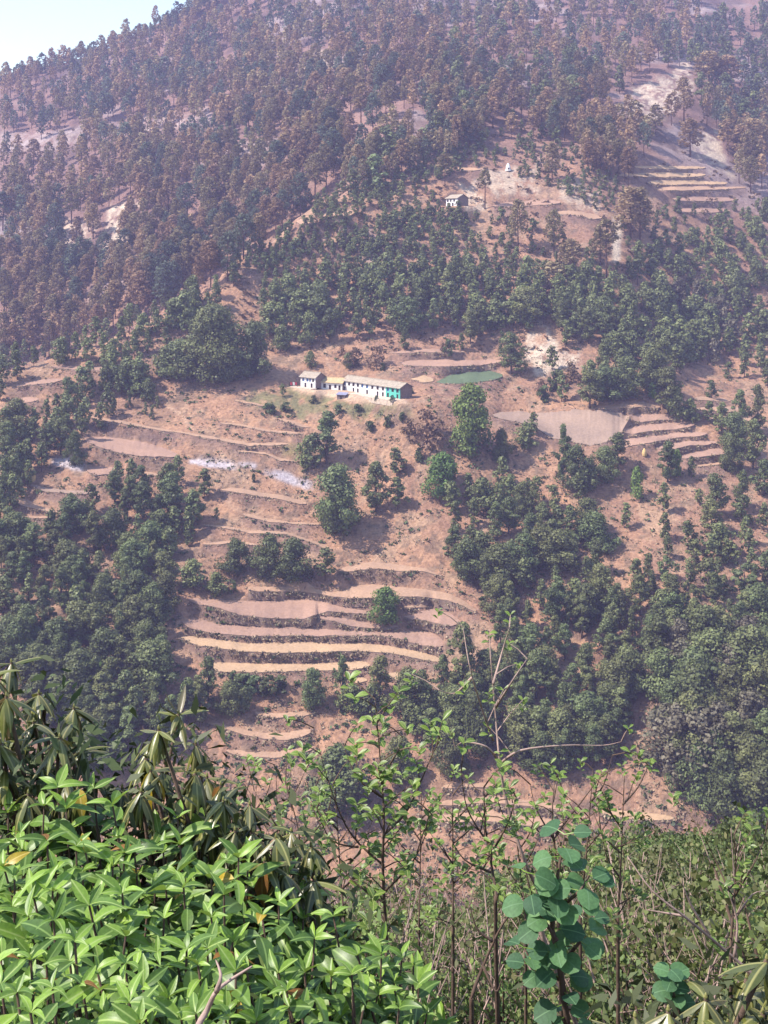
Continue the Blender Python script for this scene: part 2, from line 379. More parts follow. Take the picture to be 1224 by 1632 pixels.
# fields: key, colour, label, [(x, y_top, y_bottom)...] measured in the photograph
TAN, PINK, STRAW, ASH, GREEN, GREY = 'tan', 'pink', 'straw', 'ash', 'green', 'grey'
FIELDS = [
 (TAN,'narrow tan terrace strip, topmost of the straw terraces below the slope trees',[(540,905,912),(594,895,906.5),(637,900,909),(677,905,911),(705,917,919)]),
 (TAN,'long wavy tan terrace strip passing behind the lone bright green tree',[(395,936,941),(440,935,942),(480,936,942),(520,943,948),(545,943,952),(562,933,953),(594,930,953),(630,934,951),(667,938,950),(716,945,957),(740,958,966),(760,970,978)]),
 (PINK,'wide bare pinkish field left of the lone bright green tree',[(300,952,960),(340,955,966),(370,957,976),(390,958,981),(436,957,985),(485,954,986),(522,960,974),(545,968,977),(595,974,978)]),
 (PINK,'small curved field strip in front of the lone bright green tree',[(505,981,985),(535,983,990),(560,987,998),(595,994,1001),(636,996,1000)]),
 (TAN,'thin tan strip just right of the lone bright green tree',[(640,966,971),(665,963,968),(692,967,969)]),
 (PINK,'lens shaped bare field right of the lone bright green tree',[(643,983,985),(667,975,987),(690,970,991),(716,976,998),(735,986,997)]),
 (PINK,'long bare field directly above the brightest straw terrace',[(290,984,997),(315,987,1004),(345,994,1009),(387,997,1013),(436,999,1014),(485,1001,1013),(540,1003,1013),(570,1005,1013),(613,1007,1013),(642,1006,1019),(667,1005,1027),(690,1009,1031),(708,1015,1036)]),
 (STRAW,'brightest straw yellow terrace, a long band across the hillside',[(287,1013,1017),(315,1014,1028),(350,1018,1033),(387,1024,1038),(436,1024,1040),(485,1023,1040),(540,1025,1038),(570,1025,1038),(618,1028,1040),(667,1038,1049),(706,1048,1058)]),
 (STRAW,'straw yellow terrace just above the green scrub hedge',[(328,1056,1067),(360,1056,1071),(410,1057,1071),(460,1058,1070),(520,1056,1069),(560,1053,1067),(590,1054,1065)]),
 (STRAW,'small straw patch at the right end of the lower straw terrace',[(618,1070,1080),(650,1073,1089),(667,1076,1082)]),
 (STRAW,'tiny straw patch between the narrow trees below the straw terraces',[(555,1084,1090),(575,1079,1088),(586,1080,1088)]),
 (TAN,'short tan terrace below the green scrub hedge',[(405,1132,1138),(436,1137,1144),(485,1134,1141),(505,1133,1137)]),
 (TAN,'sagging tan terrace, middle of three below the green scrub hedge',[(330,1150,1153),(363,1156,1162),(387,1162,1170),(424,1169,1178),(460,1167,1179),(497,1159,1170)]),
 (TAN,'tan terrace, lowest of three below the green scrub hedge',[(360,1194,1200),(400,1198,1207),(436,1199,1208),(460,1195,1205),(500,1189,1196)]),
 (TAN,'tan strip under the wood, uppermost of the bottom right terraces',[(705,1250,1258),(750,1247,1254),(790,1250,1255)]),
 (TAN,'tan strip, second of the bottom right terraces',[(700,1277,1285),(745,1272,1281),(790,1268,1279),(850,1277,1285),(905,1287,1294)]),
 (STRAW,'smooth straw strip at the right corner of the bottom terraces',[(955,1290,1297),(985,1291,1302),(1016,1294,1306),(1075,1300,1308)]),
 (TAN,'broad bare patch, lowest of the bottom terraces',[(690,1298,1312),(730,1294,1310),(780,1290,1308),(840,1300,1316),(900,1306,1318)]),
 (TAN,'pale path like terrace edge across the slope below the great dark tree',[(140,662,666),(196,671,675),(245,681,684),(300,689,692),(350,698,702),(397,706,710),(460,705,709)]),
 (PINK,'smooth pink tongue shaped field on the left spur',[(133,695,703),(172,697,717),(203,700,724),(220,702,726),(257,712,728),(288,724,728)]),
 (PINK,'pink field beside the ash white patch on the left spur',[(138,741,756),(155,742,757),(180,745,756),(197,748,754)]),
 (TAN,'tan strip leading right from the pink field above the grove',[(215,751,755),(245,753,758),(272,762,766)]),
 (GREY,'grey path terrace curving round the nose of the left spur',[(46,768,774),(73,777,783),(110,782,787),(152,782,786)]),
 (TAN,'tan curved terrace at the far left below the spur nose',[(10,776,787),(32,792,805),(61,805,812),(93,815,818)]),
 (TAN,'thin pale terrace line above the grove at the far left',[(27,821,823.5),(60,823,826),(93,821.5,824)]),
 (TAN,'thin tan terrace edge, uppermost on the slope below the village',[(348,672,674.5),(387,676,679),(426,685,688),(485,689,692)]),
 (TAN,'thin tan terrace edge beside the grassy patch below the village',[(377,717,719.5),(421,720,723),(446,730,734),(475,734,737)]),
 (TAN,'tan terrace strip below the ash strips',[(350,778,782),(387,779,786),(446,789,796),(490,800,806)]),
 (TAN,'tan terrace strip, middle of the slope left of the round tree',[(387,817,822),(426,826,831),(470,832,835.5),(520,834,837)]),
 (TAN,'winding tan terrace strip above the dark round trees',[(323,834,838),(360,838,842),(397,846,850),(453,847,850.5),(495,860,865),(532,873,879)]),
 (TAN,'short tan strip left of the dark round trees',[(323,865,868),(372,861,865),(412,866,870)]),
 (TAN,'pale sloping strip just below the village garden',[(441,665,669),(470,671,677),(495,680,682.5)]),
 (TAN,'thin tan strip at the foot of the great dark tree',[(372,636,638.5),(421,645,648)]),
 (GREEN,'small green crop field right of the long house',[(695,607,610),(715,598,611),(745,593,611),(780,591,607),(803,594,602)]),
 (STRAW,'straw patch between the long house and the green crop field',[(655,602,606),(675,598,610),(693,601,610)]),
 (PINK,'brown terrace above the green crop field',[(640,575,583),(700,572,584),(760,574,582),(800,572,578)]),
 (PINK,'thin brown strip, uppermost of the terraces above the green crop field',[(620,560,563),(680,556,561),(740,558,563)]),
 (GREY,'large flat greyish bare field right of the big green tree',[(785,657,665),(825,655,672),(850,659,680),(880,657,698),(910,654,704),(940,655,711),(968,656,704),(990,657,690),(1004,657,672)]),
 (PINK,'pinkish field strip beside the large greyish field, second from its top',[(1006,658,674),(1040,659,670),(1083,662,668)]),
 (PINK,'pinkish field strip beside the large greyish field, third from its top',[(994,680,693),(1030,677,688),(1070,673,684),(1108,673,680)]),
 (PINK,'pinkish field strip beside the large greyish field, fourth from its top',[(975,703,713),(1000,699,712),(1040,695,704),(1080,689,697),(1128,688,693)]),
 (PINK,'pinkish field strip beside the large greyish field, fifth from its top',[(1045,711,717),(1070,707,716),(1100,702,710),(1142,702,708)]),
 (PINK,'pinkish field strip beside the large greyish field, sixth from its top',[(1080,725,732),(1110,719,729),(1140,714,724),(1160,716,724)]),
 (TAN,'pale rim strip at the bottom of the right hand terraces',[(1108,741,744),(1130,738,742),(1165,734,737)]),
 (TAN,'dry strip at the top of the right hand terraces',[(950,651,653),(985,645,650),(1020,640,648),(1052,646,652)]),
 (TAN,'tan strip beyond the right ravine, uppermost of three',[(1103,633,637),(1130,632,638),(1165,637,641)]),
 (TAN,'tan strip beyond the right ravine, middle of three',[(1108,649,653),(1160,648,656),(1213,653,660)]),
 (TAN,'tan strip beyond the right ravine, lowest of three',[(1130,662,668),(1170,664,672),(1210,668,674)]),
 (PINK,'brown terrace, uppermost on the left ridge shoulder',[(83,581,586),(130,584,589),(185,586,593)]),
 (PINK,'brown terrace, middle of the left ridge shoulder',[(25,613,617),(60,605,612),(100,602,608)]),
 (PINK,'brown terrace, lowest on the left ridge shoulder',[(10,640,646),(40,634,642),(62,632,640)]),
 (TAN,'tan terrace, uppermost of the little stair of fields on the left ridge',[(372,400,408),(395,398,410),(412,405,418)]),
 (TAN,'tan terrace, middle of the little stair of fields on the left ridge',[(370,420,423),(388,422,427),(408,426,431)]),
 (TAN,'tan terrace, lowest of the little stair of fields on the left ridge',[(357,432,436),(380,435,441),(400,440,445)]),
 (STRAW,'straw strip, topmost of the upper right terraces',[(1005,264,268),(1065,264,269),(1125,264,269)]),
 (STRAW,'straw strip, second of the upper right terraces',[(985,277,281),(1060,274,282),(1125,276,281)]),
 (STRAW,'straw strip, third of the upper right terraces',[(1030,288,294),(1080,287,294),(1160,289,294)]),
 (TAN,'tan strip, fourth of the upper right terraces',[(1045,298,304),(1100,297,303),(1190,297,300)]),
 (PINK,'brown strip, fifth of the upper right terraces',[(1070,314,320),(1120,313,320),(1175,316,321)]),
 (PINK,'brown strip, lowest of the upper right terraces',[(1075,332,338),(1120,331,338),(1165,333,338)]),
 (TAN,'tan terrace high on the left flank of the spur',[(508,340,346),(540,334,346),(566,332,343)]),
 (TAN,'tan terrace second on the left flank of the spur',[(473,348,358),(490,344,360),(505,347,358)]),
 (TAN,'short tan terrace among young trees on the spur',[(510,377,383),(540,377,390)]),
 (PINK,'brown terrace to the right of the upper lone house',[(785,325,330),(830,322,328),(860,318,326),(895,319,325)]),
 (TAN,'tan strip right of and below the upper lone house',[(885,335,341),(920,337,344),(960,343,350)]),
 (TAN,'tan strip above the upper lone house by the shrine',[(690,268,273),(730,266,272),(768,268,272)]),
 (PINK,'small brown terrace among the young trees under the lone house',[(625,424,430),(650,423,431),(672,424,430)]),
]
NF = len(FIELDS)
DEL = np.zeros_like(ZB)
CAP = np.full(ZB.shape, 1e9)          # ground must stay under the field sheets
FST = [[] for _ in FIELDS]            # per field: (px, Yb, zb, Yt, zt)
FMASK = np.zeros(ZB.shape, bool)
c0, c1 = np.searchsorted(pxs, -44), np.searchsorted(pxs, 1270)
for c in range(c0, c1):
    px = pxs[c]; items = []
    for fi, (colr, lab, pts) in enumerate(FIELDS):
        if pts[0][0] <= px <= pts[-1][0]:
            xs = [p[0] for p in pts]
            yt = np.interp(px, xs, [p[1] for p in pts]); yb = np.interp(px, xs, [p[2] for p in pts])
            yt += 3.0*(fbm(np.array([px/16.0]), np.array([fi*3.7]), 5, 3)[0]-0.5)
            yb += 3.0*(fbm(np.array([px/16.0]), np.array([fi*5.1+40]), 6, 3)[0]-0.5)
            en = min(px-xs[0], xs[-1]-px)/14.0
            if en < 1:
                ym = 0.5*(yt+yb); k = math.sqrt(max(en, 0.02)); yt = ym+(yt-ym)*k; yb = ym+(yb-ym)*k
            if yb-yt < 0.5: yb = yt+0.5
            items.append((yb, yt, fi))
    if not items: continue
    items.sort(reverse=True)
    anc = []; prev = -1e9
    for yb, yt, fi in items:
        ym = 0.5*(yb+yt); Ym = float(rows_hit(ZB[:, c], ym)); zm = -Ym*(ym-HY)/F
        kb, ktp, km = (yb-HY)/F, (yt-HY)/F, (ym-HY)/F
        t = max(0.05, 0.24-km)
        for _ in range(40):
            Yb = (t*Ym-zm)/(kb+t); Yt = (t*Ym-zm)/(ktp+t)
            if Yt-Yb < 17: break
            t += 0.03
        Yb = max(Yb, prev+0.45); Yt = max(Yt, Yb+0.6); prev = Yt
        anc += [(Yb, -Yb*kb), (Yt, -Yt*ktp)]
        FST[fi].append((px, Yb, -Yb*kb, Yt, -Yt*ktp))
    ay = np.array([p[0] for p in anc]); az = np.array([p[1] for p in anc])
    ad = az - np.interp(ay, Ys, ZB[:, c])
    yy = [ay[0]-9]; dd = [0.0]
    for i in range(len(ay)):
        if i and ay[i]-yy[-1] > 22: yy += [yy[-1]+9, ay[i]-9]; dd += [0, 0]
        yy.append(ay[i]); dd.append(ad[i])
    yy.append(ay[-1]+9); dd.append(0)
    DEL[:, c] = np.interp(Ys, yy, dd)
    for i in range(0, len(anc), 2):
        (Yb, zb), (Yt, zt) = anc[i], anc[i+1]
        inn = (Ys >= Yb-0.3) & (Ys <= Yt+0.1)
        CAP[inn, c] = np.minimum(CAP[inn, c], np.interp(Ys[inn], [Yb, Yt], [zb, zt])-0.22)
        FMASK[inn, c] = True
        fr = (Ys < Yb-0.3) & (Ys > Yb-6)
        CAP[fr, c] = np.minimum(CAP[fr, c], zb-0.25-(Yb-Ys[fr])*max(0.25, -zb/Yb+0.05))
DEL = np.clip(DEL, -6, 6)
for _ in range(14):
    D2 = DEL.copy(); D2[:, 1:-1] = 0.25*DEL[:, :-2]+0.5*DEL[:, 1:-1]+0.25*DEL[:, 2:]; DEL = D2
Z = ZB + DEL
Z += (0.9*(fbm(XX/5.5, YY/5.5, 9, 4)-0.5) + far_w*2.0*(fbm(XX/12, YY/12, 21, 3)-0.5))*tw
# contour benches (old unploughed terraces) on the bare slopes
lev = ZB/4.2 + 3.2*fbm(XX/70, YY/70, 30, 3)
frac = lev - np.floor(lev)
bench = (np.clip((frac-0.7)/0.3, 0, 1) - frac)*4.2
bw = (1-sstep(470, 560, YY))*np.where(np.abs(DEL) > 0.05, 0.0, 0.5)*sstep(228, 250, YY)*sstep(0.45, 0.62, fbm(XX/32, YY/32, 33, 3))
for _ in range(4):
    b2 = bw.copy(); b2[1:-1, 1:-1] = (bw[1:-1, 1:-1]*2+bw[:-2, 1:-1]+bw[2:, 1:-1]+bw[1:-1, :-2]+bw[1:-1, 2:])/6; bw = b2
Z += bench*bw
Z = np.minimum(Z, CAP)

def hit(px, py, grid=None):
    g = Z if grid is None else grid
    c = int(np.clip(np.searchsorted(pxs, px), 1, len(pxs)-1))
    t = (px-pxs[c-1])/(pxs[c]-pxs[c-1])
    Y = (1-t)*rows_hit(g[:, c-1], py) + t*rows_hit(g[:, c], py)
    return Vector(((px-CX)/F*Y, float(Y), float(-(py-HY)/F*Y)))

def ground_at(x, y):
    """terrain height in plan"""
    if y < 222: return float(near_z(np.array([x]), np.array([y]))[0])
    px = x/y*F+CX
    c = int(np.clip(np.searchsorted(pxs, px), 1, len(pxs)-1)); tt = (px-pxs[c-1])/(pxs[c]-pxs[c-1])
    r = int(np.clip(np.searchsorted(Ys, y), 1, len(Ys)-1)); t = (y-Ys[r-1])/(Ys[r]-Ys[r-1])
    return float((Z[r-1, c-1]*(1-tt)+Z[r-1, c]*tt)*(1-t) + (Z[r, c-1]*(1-tt)+Z[r, c]*tt)*t)

# building sites: (front-left ground pixel, yaw, length, depth)
SITES = {'long': ((546, 622), 47.0, 31.5, 6.2), 'white': ((479, 616), 38.0, 7.6, 5.6), 'mid': ((512, 620), 25.0, 9.0, 5.0), 'upper': ((711, 329), 52.0, 8.2, 7.0)}
PAD = {}
for k, ((px, py), yaw, Ln, Dp) in SITES.items():
    p = hit(px, py, ZB)
    if k == 'long': p = Vector(((px-CX)/F*412, 412, -412*(py-HY)/F))
    if k == 'mid': p = Vector(((px-CX)/F*414, 414, -414*(py-HY)/F))
    if k == 'white': p = Vector(((px-CX)/F*416, 416, -416*(py-HY)/F))
    PAD[k] = (p, math.radians(yaw), Ln, Dp)
    ca, sa = math.cos(math.radians(yaw)), math.sin(math.radians(yaw))
    lx = (XX-p.x)*ca - (YY-p.y)*sa; ly = (XX-p.x)*sa + (YY-p.y)*ca      # along front, inwards
    m = 3.0 if k != 'upper' else 1.5
    dx = np.maximum(np.maximum(-m-lx, lx-Ln-m), 0); dy = np.maximum(np.maximum(-m-ly, ly-Dp-1.0), 0)
    wgt = 1-sstep(0.2, 5.0, np.hypot(dx, dy))
    Z = Z*(1-wgt) + p.z*wgt

# ---- ground colours (real soil, grass, ash and rock colours)
YI = HY - F*Z/YY
VIS = YI <= np.minimum.accumulate(YI, 0) + 6
PXG = np.repeat(pxs[None], len(Ys), 0)
WX = 46*(fbm(PXG/22, YI/22, 81, 4)-0.5); WY = 40*(fbm(PXG/22, YI/22, 85, 4)-0.5)
def lerp(a, b, t): return a + (np.array(b)-a)*t[..., None]
n1 = fbm(XX/30, YY/30, 51, 4); n2 = fbm(XX/7, YY/7, 55, 4); n3 = fbm(XX/2.2, YY/2.2, 57, 3)
C = np.empty(Z.shape+(3,), np.float32); C[:] = (0.345, 0.207, 0.130)
C = lerp(C, (0.295, 0.178, 0.12), sstep(0.42, 0.62, n1))
C = lerp(C, (0.33, 0.225, 0.15), sstep(0.5, 0.72, n2)*0.8)
C = lerp(C, (0.15, 0.115, 0.085), sstep(0.55, 0.72, n3)*0.65)
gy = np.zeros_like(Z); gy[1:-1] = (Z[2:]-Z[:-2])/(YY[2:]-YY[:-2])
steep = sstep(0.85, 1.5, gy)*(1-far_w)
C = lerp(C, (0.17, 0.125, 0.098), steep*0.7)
C = lerp(C, (0.20, 0.13, 0.115), far_w*0.9)
C = lerp(C, (0.27, 0.23, 0.23), far_w*sstep(0.56, 0.68, fbm(XX/45, YY/45, 61, 4))*0.8)
C = lerp(C, (0.105, 0.075, 0.07), far_w*sstep(0.52, 0.7, fbm(XX/18, YY/18, 63, 4))*0.8)
leafl = sstep(0.55, 0.7, fbm(XX/20, YY/20, 66, 3))*(PXG < 340)*(1-far_w)
C = lerp(C, (0.19, 0.13, 0.09), leafl*0.5)
def paint(poly, col, amt=1.0, ns=0.0):
    wx = WX if ns else 0.0; wy = WY if ns else 0.0
    m = (in_poly(PXG+wx, YI+wy, poly) & VIS).astype(float)
    for _ in range(3):
        b2 = m.copy(); b2[1:-1, 1:-1] = (m[1:-1, 1:-1]*2+m[:-2, 1:-1]+m[2:, 1:-1]+m[1:-1, :-2]+m[1:-1, 2:])/6; m = b2
    global C
    C = lerp(C, col, m*amt*(1 if ns == 0 else sstep(ns-0.12, ns+0.12, n3*0.6+n2*0.4)))
ROCK = (0.50, 0.42, 0.33)
for pl, am, ns in (([(985,165),(1060,118),(1102,104),(1100,150),(1062,192),(1008,198)],1,0.48),([(1095,222),(1140,205),(1152,250),(1170,285),(1128,272)],1,0.46),
       ([(975,345),(991,345),(989,415),(976,420)],1,0),([(836,522),(866,514),(882,552),(905,545),(932,590),(884,602),(850,594)],0.9,0.42),([(835,440),(852,452),(858,482),(843,484)],0.9,0),
       ([(178,335),(216,325),(205,365),(182,415),(160,412)],1,0.47),([(95,360),(150,352),(140,400),(112,430)],0.8,0.48),([(470,88),(530,88),(540,112),(480,114)],0.8,0.45),
       ([(298,105),(322,103),(328,126),(300,126)],0.9,0.42),([(735,300),(765,292),(775,330),(750,345)],0.7,0.42),([(770,275),(850,262),(855,300),(790,312)],0.6,0.45),([(890,290),(965,310),(960,335),(900,318)],0.6,0.45)):
    paint(pl, ROCK, am, ns)
for pl, am in (([(345,235),(440,218),(452,262),(400,305),(375,265)],0.7),([(180,188),(330,174),(332,202),(180,216)],0.7),([(0,215),(130,205),(130,238),(0,250)],0.6),([(560,380),(620,360),(625,420),(590,440)],0.45)):
    paint(pl, (0.36, 0.30, 0.28), am, 0.44)
for pl in ([(272,335),(298,310),(316,350),(302,402)], [(500,170),(640,150),(660,230),(560,260)]): paint(pl, (0.28, 0.18, 0.15), 0.7)
paint([(395,622),(480,618),(560,642),(640,642),(665,660),(520,668),(440,652),(400,650)], (0.14, 0.15, 0.07), 0.75, 0.42)
paint([(448,708),(478,708),(476,726),(450,728)], (0.16, 0.17, 0.07), 0.6)
paint([(460,620),(525,612),(560,622),(645,636),(655,645),(560,640),(500,628)], (0.50, 0.37, 0.26), 0.9)
paint([(150,675),(300,694),(290,720),(230,700),(150,690)], (0.13, 0.095, 0.09), 0.7, 0.4)
ASHP = [[(83, 732), (100, 729), (118, 732), (135, 737), (135, 751), (118, 750), (100, 745), (83, 739)], [(304, 733), (330, 734), (360, 734), (378, 740), (378, 749), (360, 747), (330, 744), (304, 739)], [(380, 737), (395, 736), (408, 738), (408, 745), (395, 744), (380, 741)], [(422, 751), (445, 748), (470, 760), (500, 767), (500, 781), (470, 772), (445, 765), (422, 758)]]
for pl in ASHP:
    WX *= 0.25; WY *= 0.15
    paint(pl, (0.33, 0.28, 0.27), 0.9, 0.30); paint(pl, (0.43, 0.39, 0.41), 1.0, 0.47)
    WX *= 4; WY /= 0.15
def path(pts, wpx=1.3, col=(0.46, 0.32, 0.22)):
    for (xa, ya), (xb, yb) in zip(pts[:-1], pts[1:]):
        dx, dy = xb-xa, yb-ya; l = math.hypot(dx, dy); nx, ny = -dy/l*wpx, dx/l*wpx
        paint([(xa+nx, ya+ny), (xb+nx, yb+ny), (xb-nx, yb-ny), (xa-nx, ya-ny)], col, 1.0)
for p in ([(265,645),(290,662),(308,688)], [(350,718),(358,731),(372,741),(395,760),(406,780)], [(366,786),(364,805),(385,815)], [(372,850),(366,865)], [(365,980),(350,990)],
          [(345,1045),(325,1055)], [(330,1080),(338,1105)], [(418,1140),(430,1165)], [(520,560),(522,580),(532,592)], [(575,695),(562,712),(560,720)], [(610,668),(670,640),(690,640)]):
    path(p)

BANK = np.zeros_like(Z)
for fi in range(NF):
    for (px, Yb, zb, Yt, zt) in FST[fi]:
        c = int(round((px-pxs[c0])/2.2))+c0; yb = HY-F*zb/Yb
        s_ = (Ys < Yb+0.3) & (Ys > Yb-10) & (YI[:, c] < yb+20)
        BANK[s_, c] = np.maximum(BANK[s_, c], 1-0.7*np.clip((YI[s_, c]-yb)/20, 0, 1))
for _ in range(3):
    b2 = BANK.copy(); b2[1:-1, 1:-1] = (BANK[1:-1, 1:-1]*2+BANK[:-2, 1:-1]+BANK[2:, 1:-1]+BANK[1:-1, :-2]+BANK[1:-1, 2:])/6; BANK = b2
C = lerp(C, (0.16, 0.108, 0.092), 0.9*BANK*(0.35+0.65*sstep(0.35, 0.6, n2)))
# one sheet for the hillside, one sheet and one bank per field
nr, nc = Z.shape
idx = np.arange(nr*nc).reshape(nr, nc)
Q = np.stack([idx[:-1, :-1], idx[:-1, 1:], idx[1:, 1:], idx[1:, :-1]], -1).reshape(-1, 4)
P3 = np.stack([XX, YY, Z], -1).reshape(-1, 3); CF = C.reshape(-1, 3)
FC = {TAN: (0.355, 0.232, 0.155), PINK: (0.315, 0.203, 0.15), STRAW: (0.39, 0.268, 0.165), GREEN: (0.095, 0.13, 0.075), GREY: (0.27, 0.195, 0.15)}
def field_mat(name, col):
    m, t, b = nmat(name, 0.95, 0.05)
    ca, fa = noise_ramp(t, 1.3, (0.82, 0.80, 0.78), (1.15, 1.14, 1.13), detail=7)
    cb, fb = noise_ramp(t, 0.09, (0.85, 0.86, 0.88), (1.12, 1.1, 1.06), detail=4)
    if name == 'ash_field_soil':
        ca, fa = noise_ramp(t, 0.35, (0.58, 0.52, 0.5), (1.35, 1.38, 1.45), detail=8)
    t.links.new(mul(t, mul(t, col, ca), cb), b.inputs['Base Color']); bump(t, b, fa, 0.5, 0.25)
    return m
FM = {k: field_mat(k+'_field_soil', v) for k, v in FC.items()}
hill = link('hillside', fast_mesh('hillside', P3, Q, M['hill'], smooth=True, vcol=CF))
tag(hill, 'steep dry pinkish brown hillside carrying the terraces, village and woods', 'hillside', kind='structure')
def strip(rows):
    """rows: list over columns of lists of points -> verts, quads"""
    k = len(rows[0]); V = np.array(rows).reshape(-1, 3); ii = np.arange(len(V)).reshape(len(rows), k)
    return V, np.stack([ii[:-1, :-1], ii[1:, :-1], ii[1:, 1:], ii[:-1, 1:]], -1).reshape(-1, 4)
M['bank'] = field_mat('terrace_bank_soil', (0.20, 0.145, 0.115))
RISERS = []
for fi, (colr, lab, pts) in enumerate(FIELDS):
    st = FST[fi]
    if len(st) < 3: continue
    rows, brow = [], []
    for px, Yb, zb, Yt, zt in st:
        u = (px-CX)/F; r = []
        sl = (zt-zb)/max(Yt-Yb, 0.5)
        for q in (0, 0.12, 0.3, 0.5, 0.7, 0.88, 1.0):
            Y = Yb+(Yt-Yb)*q; nz = 0.12*(float(vnoise(np.array([u*Y/3]), np.array([Y/3]), 77)[0])-0.5)*(q > 0)
            r.append((u*Y, Y, zb+(zt-zb)*q+nz))
        Y = Yt+0.9; r.append((u*Y, Y, zt+sl*0.9-0.15))
        rows.append(r)
        ww = 0.5+0.5*float(vnoise(np.array([px/4.0]), np.array([fi*1.0]), 78)[0])
        br = []
        for dy, dz in ((0, -0.02), (-0.10*ww, -0.5), (-0.35*ww, -1.2), (-0.8*ww, -2.4)):
            Y = Yb+dy; br.append((u*Y, Y, zb+dz))
        brow.append(br); RISERS.append((u, Yb, zb, px))
    V, q = strip(rows)
    o = link('terrace_field', fast_mesh('terrace_field', V, q, FM[colr], smooth=True))
    tag(o, lab, 'field', 'terraced fields on the hillside', 'structure')
    V, q = strip(brow)
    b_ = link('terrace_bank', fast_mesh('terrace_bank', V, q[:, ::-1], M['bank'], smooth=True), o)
# near slope under the camera
gx = np.r_[np.arange(-420, -40, 12.), np.arange(-40, 40, 0.8), np.arange(40, 421, 12.)]; gyv = np.r_[np.arange(-14, 40, 0.7), np.arange(40, 226, 1.6)]
GX, GY = np.meshgrid(gx, gyv); GZ = near_z(GX, GY)
ii = np.arange(GX.size).reshape(GX.shape)
qq = np.stack([ii[:-1, :-1], ii[:-1, 1:], ii[1:, 1:], ii[1:, :-1]], -1).reshape(-1, 4)
nc1 = fbm(GX/5, GY/5, 71, 4)
CN = np.empty(GX.shape+(3,)); CN[:] = (0.19, 0.135, 0.09); CN = lerp(CN, (0.10, 0.095, 0.05), sstep(0.4, 0.6, nc1))
HAZE = 0.00028
near = link('near_slope', fast_mesh('near_slope', np.stack([GX, GY, GZ], -1).reshape(-1, 3), qq, M['hill'], smooth=True, vcol=CN.reshape(-1, 3)))
tag(near, 'near scrubby slope falling away below the viewpoint', 'slope', kind='structure')

# cached first-hit tables of the finished ground
RM = -np.minimum.accumulate(HY - F*Z/YY, 0) + (np.arange(nr)*1e-7)[:, None]
RMT = np.ascontiguousarray(RM.T)
def hit(px, py, grid=None):
    c = int(np.clip(np.searchsorted(pxs, px), 1, len(pxs)-1))
    t = (px-pxs[c-1])/(pxs[c]-pxs[c-1]); Y = 0.0
    for cc, w_ in ((c-1, 1-t), (c, t)):
        col = RMT[cc]; i = int(min(max(np.searchsorted(col, -py), 1), nr-1))
        q = (-py-col[i-1])/(col[i]-col[i-1]); Y += w_*(Ys[i-1]+min(max(q, 0), 1)*(Ys[i]-Ys[i-1]))
    return Vector(((px-CX)/F*Y, float(Y), float(-(py-HY)/F*Y)))

# ------------------------------------------------------------------ buildings
M['white'] = plain_mat('whitewashed_wall', (0.66, 0.64, 0.63), 0.9, 1.6, 0.12)
M['mud'] = plain_mat('mud_plaster', (0.42, 0.31, 0.22), 0.95, 1.5, 0.2)
M['stonewall'] = plain_mat('rough_stone_wall', (0.20, 0.145, 0.125), 0.95, 2.5, 0.35, bmp=0.6)
M['slate'] = plain_mat('stone_slate_roof', (0.31, 0.26, 0.20), 0.85, 1.3, 0.3, bmp=0.4)
M['yellowslate'] = plain_mat('yellowish_slate_roof', (0.42, 0.31, 0.17), 0.85, 1.3, 0.25, bmp=0.4)
M['wood'] = plain_mat('dark_timber', (0.05, 0.035, 0.03), 0.8, 4, 0.3)
M['bluewood'] = plain_mat('blue_painted_timber', (0.08, 0.17, 0.36), 0.6, 4, 0.2)
M['teal'] = plain_mat('turquoise_paint', (0.10, 0.42, 0.34), 0.8, 2, 0.12)
M['tin'] = plain_mat('bluish_tin_roof', (0.22, 0.22, 0.30), 0.5, 2, 0.2)
M['courtstone'] = plain_mat('pale_stone_paving', (0.50, 0.40, 0.31), 0.95, 1.0, 0.25, bmp=0.5)
M['red'] = plain_mat('red_cloth', (0.45, 0.06, 0.07), 0.8, 4, 0.15)
M['hay'] = plain_mat('straw_hay', (0.55, 0.38, 0.16), 0.95, 5, 0.3, bmp=0.8)

def facade(x0, x1, y, h, holes, thick=0.35):
    """front wall from x0 to x1 with rectangular holes (xa, xb, za, zb), facing -y"""
    mb = MB()
    xs = sorted({x0, x1, *[q for hh in holes for q in hh[:2]]}); zs = sorted({0, h, *[q for hh in holes for q in hh[2:]]})
    for i in range(len(xs)-1):
        z0 = None
        for j in range(len(zs)-1):
            cx, cz = 0.5*(xs[i]+xs[i+1]), 0.5*(zs[j]+zs[j+1])
            solid = not any(a < cx < b and c < cz < d for a, b, c, d in holes)
            if solid and z0 is None: z0 = zs[j]
            if z0 is not None and (not solid or j == len(zs)-2):
                mb.box(xs[i], xs[i+1], y, y+thick, z0, zs[j+1] if solid else zs[j]); z0 = None
    return mb

